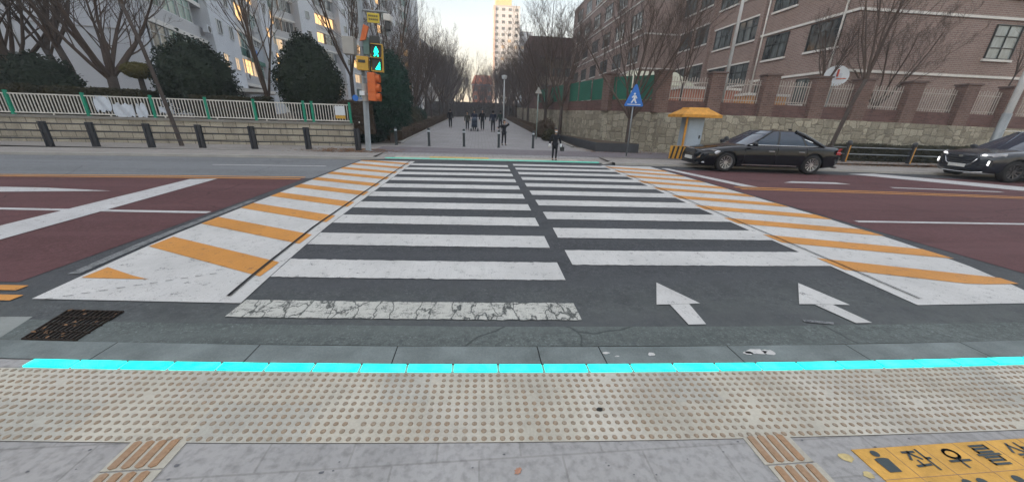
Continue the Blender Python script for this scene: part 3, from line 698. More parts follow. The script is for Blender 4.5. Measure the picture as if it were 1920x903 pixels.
# black guard rail on the left
gd = empty('guard_rail', (0, 0, 0), 0, 'black guard rail with paired slab posts along the far left kerb', 'guard rail')
PX = [(-17.55, 14.65), (-15.75, 14.75), (-14.45, 15.0), (-12.6, 15.1), (-10.95, 15.35), (-9.0, 15.35), (-7.1, 15.75), (-5.05, 15.65)]
PX = [(-22.5, 14.3), (-19.7, 14.45)]+PX
for x, y in PX:
    mb = MB(); mb.prism([(x-.11, y-.05), (x-.01, y-.07), (x-.01, y+.05), (x-.11, y+.05)], ZP, .96); mb.prism([(x+.01, y-.07), (x+.11, y-.05), (x+.11, y+.05), (x+.01, y+.05)], ZP, .96); mb.box(x-.01, y-.04, ZP, x+.01, y+.04, .9)
    mb.build('post', M_black, gd, bevel=.008)
for z in (.36, .63, .88):
    mb = MB()
    for a, b in zip(PX, PX[1:]): mb.cyl((a[0], a[1], z), (b[0], b[1], z), .022, 8)
    mb.build('rail', M_black, gd, smooth=True)

# ------------------------------------------------------------------ bollards
bo = empty('bollard', (0, 0, 0)); mb = MB()
mb.tube([(0, 0, 0), (0, 0, .03), (0, 0, .031), (0, 0, .84), (0, 0, .875), (0, 0, .885)], [.085, .085, .062, .062, .05, .02], 16); mb.build('post', mat('bollard_grey', (.035, .045, .05), .5, var=.2), bo, smooth=False)
mb = MB(); mb.tube([(0, 0, .70), (0, 0, .78)], [.0655, .0655], 16); mb.build('reflector_band', mat('reflector', (.5, .55, .6), .3, .3), bo)
BL = [(-4.2, 18.95), (-2.52, 18.75), (-.75, 18.85), (1.05, 18.7), (2.87, 18.8)]
BLL = ['leftmost black bollard, beside the shrubs at the promenade mouth', 'second bollard from the left across the promenade mouth', 'middle bollard of the five across the promenade mouth', 'bollard beside the walking child at the promenade mouth', 'rightmost black bollard, near the child in black coat']
for k, (x, y) in enumerate(BL):
    o = bo if k == 0 else copy_tree(bo); o.location = (x, y, gz(y)); o['label'] = BLL[k]; o['category'] = 'bollard'; o['group'] = 'bollards across the promenade mouth'

# ------------------------------------------------------------------ right retaining wall and brick fence
WP = [(6.1, 60, 1.25, 3.1), (6.2, 40, .66, 2.55), (6.5, 27, .25, 2.2), (7.45, 21.3, .05, 2.14), (9.3, 18.35, 0, 2.07), (14.6, 17.75, 0, 2.03), (19.6, 17.25, 0, 1.97), (25.2, 16.65, 0, 1.87), (40, 15.2, 0, 1.6)]
rw = empty('retaining_wall', (0, 0, 0), 0, 'long pale rubble stone retaining wall carrying the brick school fence', 'wall')
mb = MB()
for a, b in zip(WP, WP[1:]): mb.obox(a, b, .5, 0, a[3], 0, b[3])
mb.build('wall', M_rub, rw, uv=True)
mb = MB()
for a, b in zip(WP, WP[1:]): mb.obox(a, b, 12 if a[1] > 20 else 24, -.02, a[3]-.03, -.02, b[3]-.03)
yard = MB(); yard.quad((6.9, 60, 3.0), (6.9, 27, 2.15), (60, 27, 2.0), (60, 60, 2.6)); yard.quad((6.9, 27, 2.15), (8, 21.6, 2.1), (60, 21.6, 1.9), (60, 27, 2.0)); yard.quad((8, 21.6, 2.1), (9.6, 18.8, 2.03), (60, 14.2, 1.35), (60, 21.6, 1.9))
struct(yard.build('school_yard', mat('yard_sand', (.23, .19, .15), .95, var=.2)))
bf = empty('brick_fence', (0, 0, 0), 0, 'dark brick school fence with piers and pale iron pickets on the stone wall', 'fence')
piers = [(7.45, 21.3), (9.35, 18.45), (12.02, 18.15), (14.7, 17.85), (17.25, 17.6), (19.45, 17.4), (22.0, 17.15), (24.75, 16.85), (27.0, 16.6), (29.8, 16.35), (6.5, 27), (6.35, 33), (6.25, 39)]
def wtop(x, y):
    best = None
    for a, b in zip(WP, WP[1:]):
        A, B, P = Vector(a[:2]), Vector(b[:2]), Vector((x, y)); t = max(0, min(1, (P-A).dot(B-A)/(B-A).length_squared)); dd = (A.lerp(B, t)-P).length
        if best is None or dd < best[0]: best = (dd, a[3]+(b[3]-a[3])*t)
    return best[1]
for k, (x, y) in enumerate(piers):
    zt = wtop(x, y); an = math.atan2(-.6, 6) if y < 20 else R(-75); M_ = Matrix.Translation((x, y, 0)) @ Matrix.Rotation(an, 4, 'Z')
    mb = MB(); h_ = .34; mb.prism([(-h_, -.1), (h_, -.1), (h_, .45), (-h_, .45)], zt-.01, zt+1.92, M_)
    mb.build('pier', M_pier, bf, uv=True)
    mb = MB(); mb.prism([(-h_-.05, -.15), (h_+.05, -.15), (h_+.05, .5), (-h_-.05, .5)], zt+1.92, zt+2.0, M_); mb.build('pier_cap', M_pierlow, bf)
seq = [(6.25, 39), (6.35, 33), (6.5, 27), (7.45, 21.3), (9.35, 18.45), (12.02, 18.15), (14.7, 17.85), (17.25, 17.6), (19.45, 17.4), (22.0, 17.15), (24.75, 16.85), (27.0, 16.6), (29.8, 16.35)]
seq = [(x, y+.12) for x, y in seq]
for k, (a, b) in enumerate(zip(seq, seq[1:])):
    za, zb = wtop(*a), wtop(*b); mb = MB(); mb.obox(a, b, .24, za-.005, za+.60, zb-.005, zb+.60); mb.build('base_wall', M_pierlow, bf, uv=True)
    A, B = Vector(a), Vector(b); L = (B-A).length
    if k < 4:
        continue
    mb = MB(); n = int(L/.125)
    for i in range(n+1):
        p = A.lerp(B, i/n); zz = za+(zb-za)*i/n
        mb.box(p.x-.014, p.y+.09, zz+.62, p.x+.014, p.y+.118, zz+1.72+.04*math.sin(i*1.57))
    for hz in (.72, 1.48): mb.obox((a[0], a[1]+.105), (b[0], b[1]+.105), .03, za+hz, za+hz+.04, zb+hz, zb+hz+.04)
    # diamond braces
    mb.build('pickets', mat('weathered_pickets', (.42, .38, .34), .6, var=.25, sc=9), bf)
gs = empty('green_screen_fence', (0, 0, 0), 0, 'green mesh screen panels on the promenade side of the school fence', 'fence')
for k, (a, b) in enumerate(zip(seq[:5], seq[1:5])):
    A, B = Vector(a), Vector(b); za, zb = wtop(*a), wtop(*b); L = (B-A).length; n = max(2, int(L/1.5))
    for i in range(n):
        p, q = A.lerp(B, (i+.06)/n), A.lerp(B, (i+.94)/n); z1 = za+(zb-za)*i/n
        mb = MB(); mb.obox(p, q, .03, z1+.61, z1+1.78); mb.build('panel', M_greenf, gs)
        p = A.lerp(B, i/n); mb = MB(); mb.obox(p, A.lerp(B, (i+.05)/n), .07, z1+.45, z1+1.85); mb.build('post', M_pierlow, gs)
# planter
mb = MB(); pln = empty('planter', (0, 0, 0), 0, 'long low dark granite planter at the foot of the stone wall', 'planter')
mb.prism([(5.75, 26), (5.95, 17.75), (8.0, 17.3), (8.15, 17.7), (7.0, 20.0), (6.15, 26)], .08, .52); mb.build('box', mat('dark_granite', (.045, .048, .055), .6, var=.25), pln)
mb = MB(); mb.prism([(5.83, 25.9), (6.03, 17.85), (7.95, 17.42), (8.05, 17.68), (6.92, 19.95), (6.08, 25.9)], .50, .535); mb.build('soil', M_soil, pln)

# ------------------------------------------------------------------ bare trees
def grow(seed, h=7.5, tr=.14, fork=2.0, nmain=7, spread=.5, levels=4, lean=(0, 0), dens=1.0, central=False):
    rng = random.Random(seed); T = MB(); B = MB(); cnt = [0]
    top = Vector((lean[0], lean[1], fork)); pts = [Vector((0, 0, -.05)), Vector((lean[0]*.25, lean[1]*.25, fork*.33)), Vector((lean[0]*.6+rng.uniform(-.05, .05), lean[1]*.6, fork*.7)), top]
    T.tube([(0, 0, -.1)]+pts[0:], [tr*1.5, tr*1.25, tr*1.02, tr*.95, tr*.9], 9)
    def rec(p, dr, L, rad, lev):
        n = 5 if lev == 0 else (4 if lev < 3 else 3); P = [p.copy()]; rr = [rad]; d_ = dr.normalized()
        for i in range(n):
            d_ = (d_+Vector((rng.uniform(-1, 1), rng.uniform(-1, 1), rng.uniform(-.6, 1)))*(.13 if lev < 2 else .2)+Vector((0, 0, .07))).normalized()
            P.append(P[-1]+d_*L/n); rr.append(max(.0035, rad*(1-.72*(i+1)/n)))
        B.tube(P, rr, 6 if lev == 0 else (4 if lev == 1 else 3), cap=False); cnt[0] += 1
        if lev >= levels: return
        k = int((6 if lev == 0 else 5 if lev == 1 else 4)*dens+rng.random())
        for i in range(k):
            f = .25+.75*(i+rng.random()*.8)/k; idx = min(n-1, int(f*n)); fr = f*n-idx; q = P[idx].lerp(P[idx+1], min(1, fr)); t = (P[idx+1]-P[idx]).normalized()
            ax = t.orthogonal().normalized(); ax.rotate(Matrix.Rotation(rng.uniform(0, 6.28), 3, t)); ang = rng.uniform(.35, .8)
            nd = (t*math.cos(ang)+ax*math.sin(ang)); nd.z += .12; rad2 = max(.0035, (rr[idx])*rng.uniform(.38, .56))
            rec(q, nd, L*(.62-.03*lev)*rng.uniform(.7, 1.1)*(1.15-.5*f), rad2, lev+1)
    for i in range(nmain):
        an = i*2*math.pi/nmain+rng.uniform(-.4, .4); sp_ = spread*rng.uniform(.45, 1.25); st = top.lerp(pts[2], rng.uniform(0, .55) if not central else rng.uniform(0, .2))
        rec(st, Vector((math.cos(an)*sp_, math.sin(an)*sp_, 1)), (h-fork)*rng.uniform(.75, 1.0), tr*rng.uniform(.42, .62), 0)
    if central: rec(top, Vector((lean[0]*.2, lean[1]*.2, 1)), (h-fork)*1.1, tr*.85, 0)
    return T, B
def make_tree(T, B, loc, label, group=None, rz=0, sc=1, tmat=None):
    o = empty('bare_tree', loc, rz, label, 'tree', group); o.scale = (sc,)*3
    T.build('trunk', tmat or M_bark, o, smooth=True); B.build('crown', M_twig, o, smooth=True); return o
def ctree(src, loc, rz, sc, label, group=None):
    o = copy_tree(src); o.location = loc; o.rotation_euler = (0, 0, rz); o.scale = (sc,)*3
    tag(o, label, 'tree'); 
    if group: o['group'] = group
    elif 'group' in o: del o['group']
    return o
vase = make_tree(*grow(1, 7.2, .21, 1.9, 9, .75, 4, dens=1.0), (-17.7, 20.2, 1.0), 'broad vase-shaped bare tree behind the hedge by the apartment gable wall')
t2 = make_tree(*grow(2, 8, .14, 3.2, 6, .55, 4, lean=(-.45, 0)), (-19.0, 20.0, 1.0), 'leaning bare tree standing between the round bush and the vase-shaped tree')
t3 = ctree(t2, (-20.9, 21.5, 1.0), 1.2, .95, 'bare tree rising behind the round dark bush')
t4 = ctree(vase, (-22.3, 20.5, 1.0), 2.1, 1.0, 'bare tree cut off by the left edge of the photo')
t5 = make_tree(*grow(5, 8.5, .065, 5.2, 5, .28, 3, lean=(-.75, .0), central=True, dens=.8), (-12.2, 16.0, .08), 'slender leaning bare tree in front of the garden wall')
t6 = make_tree(*grow(6, 8.2, .13, 1.0, 5, .22, 4, dens=.95), (-10.6, 20.0, 1.0), 'tall twin-stemmed bare tree behind the white fence, left of the cone evergreen')
t7 = make_tree(*grow(7, 8.5, .11, 2.6, 6, .45, 4, dens=.8), (-7.2, 22.5, .9), 'bare tree rising behind the cone-shaped evergreen')
t8 = ctree(t7, (-4.9, 21.5, .2), 2.5, .95, 'bare tree behind the traffic signal pole and round evergreen')
# right side
r1 = make_tree(*grow(11, 7.2, .12, 1.7, 8, .85, 4, dens=1.0), (7.75, 18.2, .08), 'wide bare tree growing beside the blue triangular sign')
r2 = make_tree(*grow(12, 8.5, .12, 2.2, 7, .55, 4), (6.0, 26.5, .3), 'large bare tree at the planter end beside the promenade')
r2b = ctree(r1, (5.75, 31.5, .45), 2.0, 1.15, 'bare tree further up the right edge of the promenade')
r3 = make_tree(*grow(13, 9, .085, 3.6, 5, .35, 3, lean=(.75, .0), central=True, dens=.8), (16.6, 15.6, .08), 'leaning street tree behind the yellow posts in front of the brick fence')
r4 = make_tree(*grow(14, 5.6, .09, .9, 7, 1.1, 4), (22.0, 18.8, 1.9), 'spreading bare tree behind the brick fence against the school corner')
r5 = ctree(t7, (11.6, 20.6, 2.0), .7, .62, 'small bare tree behind the fence pickets by the white flagpole')
r6 = ctree(t2, (18.3, 18.9, 1.9), 2.7, .6, 'thin bare tree behind the basketball backboard')
r7 = ctree(t5, (29.2, 18.5, 1.8), 1.0, .55, 'thin young tree behind the fence near the right light pole')
protos = [t7, r1, r2, vase, t2, r4]
ORD = ['nearest', 'second', 'third', 'fourth', 'fifth', 'sixth', 'seventh', 'eighth', 'ninth', 'tenth', 'eleventh', 'twelfth', 'thirteenth', 'fourteenth', 'fifteenth', 'sixteenth']
rng = random.Random(31)
for k in range(15):
    y = 26+k*5.2; ctree(protos[k % 5], (-6.0-rng.random()*1.2, y, gz(y)), rng.uniform(0, 6), rng.uniform(.85, 1.05)+k*.05, ORD[k]+' bare tree from the crossing in the row left of the promenade', 'bare trees lining the left of the promenade')
for k in range(3, 10):
    y = 30+k*7; ctree(protos[(k+2) % 5], (-10.5-rng.random()*3, y, gz(y)), rng.uniform(0, 6), rng.uniform(.8, 1.0), ORD[k-3]+' bare tree from the crossing in the back row beside the apartments', 'bare trees in the back row by the apartments')
for k in range(11):
    y = 38+k*6.2; ctree(protos[(k+1) % 5], (5.7+rng.random()*1.2, y, gz(y)), rng.uniform(0, 6), rng.uniform(.85, 1.05)+k*.05, ORD[k]+' bare tree from the crossing in the row right of the promenade', 'bare trees lining the right of the promenade')
for k in range(16):
    x = -12+k*1.9; y = 112+rng.uniform(-5, 12); ctree(protos[k % 5], (x, y, 1.25), rng.uniform(0, 6), rng.uniform(1.3, 1.9), ORD[k].replace('nearest', 'first')+' bare tree from the left in the row closing the promenade', 'bare trees at the far end of the promenade')

# ------------------------------------------------------------------ evergreens, hedges
def leafy(name, mat_, c, dims, label, cat, n=5000, ls=.06, seed=1, shape='dome', trunk=False, group=None, lump=.22):
    rng = random.Random(seed); mb = MB(); rx, ry, rz = dims
    def rad(dv):
        q = noise.noise(Vector(dv)*2.3+Vector((seed*3.1, 0, 0)))*lump+noise.noise(Vector(dv)*6+Vector((0, seed*2.7, 0)))*lump*.45; return 1+q
    def pt(dv, s_):
        k = rad(dv)*s_; z = dv[2]
        if shape == 'dome': z = max(z, -.75)
        if shape == 'cone': wd = 1-.42*max(0, z)**1.5; return (dv[0]*rx*k*wd, dv[1]*ry*k*wd, z*rz*k)
        return (dv[0]*rx*k, dv[1]*ry*k, z*rz*k)
    # dense inner core
    nu, nv = 20, 12; k0 = len(mb.v)
    for i in range(nv+1):
        th = math.pi*i/nv
        for j in range(nu): ph = 2*math.pi*j/nu; mb.v.append(pt((math.sin(th)*math.cos(ph), math.sin(th)*math.sin(ph), math.cos(th)), .90))
    for i in range(nv):
        for j in range(nu): mb.f.append((k0+i*nu+j, k0+(i+1)*nu+j, k0+(i+1)*nu+(j+1) % nu, k0+i*nu+(j+1) % nu)); mb.mi.append(0)
    for i in range(n):
        z = rng.uniform(-1, 1); a = rng.uniform(0, 6.283); q = math.sqrt(1-z*z); dv = (q*math.cos(a), q*math.sin(a), z); p = Vector(pt(dv, rng.uniform(.88, 1.05)+(.07 if rng.random() < .12 else 0)))
        s_ = ls*rng.uniform(.6, 1.4); u = Vector((rng.gauss(0, 1), rng.gauss(0, 1), rng.gauss(0, 1))).normalized(); v = u.orthogonal().normalized()
        mb.quad(p-u*s_, p+v*s_*.5, p+u*s_, p-v*s_*.5)
    o = empty(name, c, 0, label, cat, group); mb.build('foliage', mat_, o)
    if trunk: t = MB(); t.tube([(0, 0, -rz-.6), (0, 0, -rz*.5)], [.12, .09], 8); t.build('trunk', M_bark, o)
    return o
leafy('evergreen_bush', M_ever, (-19.6, 18.9, 2.2), (1.5, 1.0, 1.35), 'dark round evergreen bush behind the left end of the white fence', 'bush', seed=1)
leafy('evergreen_bush', M_ever, (-23.6, 18.6, 1.9), (1.8, 1.0, .95), 'low dark evergreen bush at the left edge behind the fence', 'bush', seed=9)
leafy('topiary', M_gold, (-15.7, 19.3, 3.12), (.62, .5, .34), 'small clipped golden-green topiary cushion before the gable wall', 'topiary', n=2500, ls=.035, seed=2, shape='ell', trunk=True, lump=.05)
leafy('evergreen_tree', M_ever, (-13.35, 19.4, 2.8), (1.6, 1.2, 1.75), 'broad dome-shaped dark evergreen behind the slender leaning tree', 'tree', n=6500, seed=3, trunk=True)
leafy('evergreen_tree', M_ever, (-8.05, 19.0, 2.95), (1.45, 1.2, 1.95), 'tall cone-shaped dark evergreen above the white fence', 'tree', n=7000, seed=4, shape='cone', trunk=True, lump=.1)
leafy('evergreen_tree', M_everb, (-4.55, 19.6, 2.6), (1.12, 1.0, 1.85), 'round dark green evergreen right behind the signal pole', 'tree', n=5000, seed=5, shape='ell', trunk=True, lump=.12)
def hedge(a, b, wd, z0, z1, mat_, label, seed, n=6000, ls=.045, name='hedge'):
    rng = random.Random(seed); A, B = Vector(a[:2]), Vector(b[:2]); t = (B-A); L = t.length; t.normalize(); nn = Vector((-t.y, t.x)); mb = MB()
    za = a[2] if len(a) > 2 else 0; zb = b[2] if len(b) > 2 else 0
    mb.obox(A+nn*.05, B+nn*.05, wd-.1, z0+za, z1-.05+za, z0+zb, z1-.05+zb)
    for i in range(n):
        s_ = rng.uniform(0, L); f = rng.random(); zo = za+(zb-za)*s_/L; bm_ = .06*noise.noise(Vector((s_*1.3, seed, f)))*2
        if f < .45: q = A+t*s_+nn*rng.uniform(-.04, .05); z = rng.uniform(z0, z1)
        elif f < .85: q = A+t*s_+nn*rng.uniform(0, wd); z = z1+rng.uniform(-.06, .03)+bm_
        else: q = A+t*s_+nn*(wd+rng.uniform(-.05, .04)); z = rng.uniform(z0, z1)
        p = Vector((q.x, q.y, z+zo)); l_ = ls*rng.uniform(.6, 1.5); u = Vector((rng.gauss(0, 1), rng.gauss(0, 1), rng.gauss(0, 1))).normalized(); v = u.orthogonal().normalized()
        mb.quad(p-u*l_, p+v*l_*.5, p+u*l_, p-v*l_*.5)
    o = mb.build(name, mat_); tag(o, label, 'hedge'); return o
hedge((-26, 17.0), (-14.8, 18.0), 1.1, 1.0, 2.25, M_hedge, 'low dark green hedge behind the left white fence below the bare trees', 1, 14000)
hedge((-13, 18.15), (-9.9, 18.5), .9, 1.0, 2.1, M_hedge, 'low dark hedge behind the fence between the dome and cone evergreens', 2, 5000)
hedge((-6.9, 18.6), (-5.2, 18.9), .8, .6, 2.05, M_brownh, 'reddish brown hedge behind the notice board by the signal pole', 3, 3500)
hedge((-4.45, 22, .06), (-4.3, 60, 1.2), .9, .05, .62, M_brownh, 'brown clipped hedge along the left edge of the promenade', 4, 14000)
hedge((5.55, 60, 1.2), (5.5, 27, .25), -.9, .0, .55, M_brownh, 'winter shrub bed along the right edge of the promenade', 5, 9000)
hedge((17.6, 15.95), (24.5, 15.2), .8, .08, .85, M_hedge, 'clipped green hedge along the foot of the stone wall behind the yellow posts', 6, 9000)
hedge((-16, 116, 1.25), (14, 116, 1.25), 3, 0, 4.2, M_brownh, 'dark thicket closing the far end of the promenade', 7, 9000, ls=.25, name='thicket')
rng = random.Random(9)
for k in range(7):
    y = 20.6+k*3.0
    leafy('shrub', [M_everb, M_hedge, M_ever][k % 3], (-5.8-rng.random()*.5, y, gz(y)+.65), (.95, 1.2, .95), ['teal green shrub beside the leftmost bollard', 'brownish green shrub left of the promenade, second row back', 'dark shrub left of the promenade below bare branches', 'teal shrub deeper along the left of the promenade', 'brownish shrub halfway up the left promenade edge', 'dark shrub far up the left promenade edge', 'farthest teal shrub on the left promenade edge'][k], 'shrub', n=2500, seed=20+k, group=None, lump=.3)
leafy('ornamental_grass', M_brownh, (4.9, 26.5, .75), (.75, .8, .75), 'tan rounded winter shrub beside the grey sign pole', 'shrub', n=2500, seed=41, lump=.3)
leafy('shrub', M_hedge, (4.7, 23.8, .45), (.45, .5, .45), 'small green shrub at the foot of the grey sign pole', 'shrub', n=1200, seed=42, lump=.3)
#PART2
# ------------------------------------------------------------------ buildings
def window_proto(wd, ht, gm, fm, nx=2, ny=2, t=.05, dep=.08):
    # local: centred on x, z from 0; outward is -y
    f = MB(); f.box(-wd/2, -dep, 0, wd/2, .0, t); f.box(-wd/2, -dep, ht-t, wd/2, 0, ht); f.box(-wd/2, -dep, t, -wd/2+t, 0, ht-t); f.box(wd/2-t, -dep, t, wd/2, 0, ht-t)
    for i in range(1, nx): x = -wd/2+wd*i/nx; f.box(x-t*.4, -dep*.9, t, x+t*.4, 0, ht-t)
    for i in range(1, ny): z = ht*(.62 if ny == 2 else i/ny); f.box(-wd/2+t, -dep*.85, z-t*.35, wd/2-t, 0, z+t*.35)
    g_ = MB(); g_.quad((-wd/2+t, -.02, t), (wd/2-t, -.02, t), (wd/2-t, -.02, ht-t), (-wd/2+t, -.02, ht-t))
    return f, g_
WC = {}
def put_window(root, key, wd, ht, gm, fm, loc, rz=0, nx=2, ny=2):
    kk = (key, wd, ht, gm.name, fm.name)
    if kk not in WC:
        f, g_ = window_proto(wd, ht, gm, fm, nx, ny); fo = f.build('window', fm, root); go = g_.build('pane', gm, fo); WC[kk] = (fo.data, go.data)
    else:
        a, b = WC[kk]; fo = bpy.data.objects.new('window', a); COL.objects.link(fo); fo.parent = root; go = bpy.data.objects.new('pane', b); COL.objects.link(go); go.parent = fo
    fo.location = loc; fo.rotation_euler = (0, 0, rz); return fo
# -- brick school: corner block, stepped wing, rear block
sc = empty('brick_school', (0, 0, 0), 0, 'brown brick school with white string courses and dark framed windows', 'school')
ZB = 1.6
mb = MB(); mb.box(20.5, 20.0, ZB-1, 60, 38.9, 14.4); mb.build('wall', M_brick, sc, uv=True)
mb = MB(); mb.box(17.0, 39.0, ZB-1, 60, 70, 19.5); mb.build('rear_wall', M_brick, sc, uv=True)
for z in (4.62, 7.6, 10.6, 13.6):
    mb = MB(); mb.box(20.42, 19.92, z, 60.1, 20.0, z+.13); mb.box(20.42, 20.0, z, 20.497, 27.0, z+.13); mb.build('string_course', M_trim, sc)
mb = MB(); mb.box(20.3, 27.0, ZB, 20.497, 27.35, 14.4); mb.box(20.25, 33.0, ZB, 20.497, 33.3, 14.4); mb.build('buttress', M_brick, sc, uv=True)
for z in (3.9, 6.8, 10.0, 13.3, 16.5, 19.5):
    mb = MB(); mb.box(16.92, 38.92, z, 20.4, 39.0, z+.13); mb.box(16.92, 39.0, z, 16.997, 70, z+.13); mb.build('string_course', M_trim, sc)
for pxx, pyy in ((20.42, 20.75), (20.42, 26.75)):
    mb = MB(); mb.cyl((pxx, pyy, ZB), (pxx, pyy, 14), .055, 8); mb.build('downpipe', M_trim, sc, smooth=True)
def sill(root, x0, y0, x1, y1, z, nx_, ny_):
    mb = MB(); mb.box(min(x0, x1)-.08*abs(nx_)-(0.08 if abs(nx_) < .5 else 0), min(y0, y1)-.08*abs(ny_)-(.08 if abs(ny_) < .5 else 0), z-.11, max(x0, x1)+(.08 if abs(nx_) < .5 else -.003), max(y0, y1)+(.08 if abs(ny_) < .5 else -.003), z); mb.build('sill', M_trim, root)
def west_window(yc, z, wd, ht, nx=3, x=20.5, trim=True, lintel=False):
    put_window(sc, 'w%d' % nx, wd, ht, M_glass, M_frame, (x-.003, yc, z), R(-90), nx, 2)
    if trim: mb = MB(); mb.box(x-.10, yc-wd/2-.1, z-.12, x-.003, yc+wd/2+.1, z-.003); mb.build('sill', M_trim, sc)
    if lintel: mb = MB(); mb.box(x-.08, yc-wd/2-.25, z+ht+.01, x-.003, yc+wd/2+.25, z+ht+.12); mb.build('lintel', M_trim, sc)
for z in (2.95, 6.0, 9.0, 12.0):
    west_window(21.75, z, 2.1, 1.5); west_window(25.35, z, 1.9, 1.5)
for z in (4.55, 7.6, 10.6):
    west_window(28.5, z, 2.2, 1.5, lintel=True); west_window(31.4, z, 2.1, 1.5, lintel=True)
for z in (5.2, 8.4, 11.4):
    west_window(34.6, z, 1.9, 1.5, lintel=True); west_window(37.3, z, 1.9, 1.5, lintel=True)
for z in (4.5, 7.6, 10.8, 14, 17):
    for k in range(6): west_window(41.5+k*4.8, z, 2.6, 1.6, x=17.0)
for z in (5.62, 8.7, 11.7):
    for xc in (30.1, 36, 42):
        put_window(sc, 'f', 1.75, 1.75, M_pglass, M_frame, (xc, 19.997, z), 0, 2, 3); mb = MB(); mb.box(xc-.98, 19.88, z-.12, xc+.98, 19.995, z-.003); mb.build('sill', M_trim, sc)
# -- things in the yard
o = empty('flagpole', (12.75, 18.6, 2), 0, 'tall pale grey flagpole rising behind the brick fence', 'flagpole'); mb = MB(); mb.tube([(0, 0, 0), (0, 0, 12)], [.085, .05], 10); mb.build('pole', M_pole, o, smooth=True); mb = MB(); mb.cyl((0, 0, 0), (0, 0, .25), .15, 10); mb.build('base', M_galv, o)
o = empty('basketball_hoop', (19.0, 18.7, 1.95), 0, 'round white basketball backboard with red mark above the brick fence', 'basketball hoop')
mb = MB(); mb.prism([(.72*math.cos(a), .50*math.sin(a)) for a in [i*math.pi/10 for i in range(20)]], -.03, .03, Matrix.Translation((0, 0, 2.25)) @ Matrix.Rotation(R(90), 4, 'X')); bb = mb.build('backboard', M_signw, o)
mb = MB(); mb.prism([(-.28, -.2), (.28, -.2), (.28, .12), (-.28, .12)], .031, .036, Matrix.Translation((0, 0, 2.25)) @ Matrix.Rotation(R(90), 4, 'X')); mb.build('target_square', M_cloth, bb)
mb = MB(); mb.tube([(.2*math.cos(a), -.3+.2*math.sin(a), 2.08) for a in [i*math.pi/8 for i in range(17)]], .016, 6); mb.build('hoop', M_orange, o)
mb = MB(); mb.box(-.06, -.08, 2.2, .02, -.04, 2.55); mb.build('red_mark', mat('red_mark', (.45, .06, .03), .5), bb)
mb = MB(); mb.cyl((0, .12, 0), (0, .12, 2.2), .06, 8); mb.build('post', M_galv, o)
o = empty('canopy', (13.6, 27, 2), 0, 'cream fabric canopy in the school yard behind the brick fence', 'canopy')
mb = MB(); mb.quad((-2.6, 0, 2.2), (2.6, 0, 2.2), (1.9, 1.8, 3.3), (-1.9, 1.8, 3.3)); mb.quad((-2.6, 3.6, 2.2), (-1.9, 1.8, 3.3), (1.9, 1.8, 3.3), (2.6, 3.6, 2.2)); mb.quad((-2.6, 0, 2.2), (-1.9, 1.8, 3.3), (-2.6, 3.6, 2.2)); mb.quad((2.6, 0, 2.2), (2.6, 3.6, 2.2), (1.9, 1.8, 3.3)); mb.box(-2.6, -.02, 1.9, 2.6, .0, 2.2)
mb.build('roof', mat('cream_fabric', (.42, .42, .33), .7, var=.1), o)
for sx, sy in ((-2.5, .1), (2.5, .1), (-2.5, 3.5), (2.5, 3.5)): mb = MB(); mb.cyl((sx, sy, 0), (sx, sy, 2.2), .05, 8); mb.build('post', M_galv, o)
def shed(loc, w_, d_, h_, wallm, bandm, label, cat, nm):
    o = empty(nm, loc, 0, label, cat); mb = MB(); mb.box(-w_/2, 0, 0, w_/2, d_, h_); mb.build('wall', wallm, o)
    mb = MB(); mb.box(-w_/2-.1, -.12, h_, w_/2+.1, d_+.1, h_+.14); mb.build('roof', M_trim, o)
    mb = MB(); mb.box(-w_/2-.01, -.02, h_*.42, w_/2+.01, -.003, h_*.62); mb.build('band', bandm, o)
    mb = MB(); mb.box(-w_*.35, -.015, 0, -w_*.35+.9, -.003, h_*.4); mb.build('door', M_frame, o)
shed((15.2, 23.5, 2), 4.0, 2, 1.7, mat('salmon_wall', (.36, .14, .09), .8), mat('salmon_band', (.42, .2, .13), .8), 'salmon painted playground shed behind the pickets by the flagpole', 'shed', 'playground_shed')
shed((18.3, 22.2, 2), 2.6, 1.5, 1.35, mat('orange_wall', (.46, .22, .07), .8), mat('cream_band', (.5, .45, .33), .8), 'low orange shed with a cream band behind the fence pier', 'shed', 'playground_shed')
shed((11.4, 26.0, 2), 3.4, 1.5, 1.5, mat('lime_wall', (.2, .28, .10), .8), mat('cream_band', (.5, .45, .33), .8), 'lime green shed under the cream canopy in the yard', 'shed', 'playground_shed')

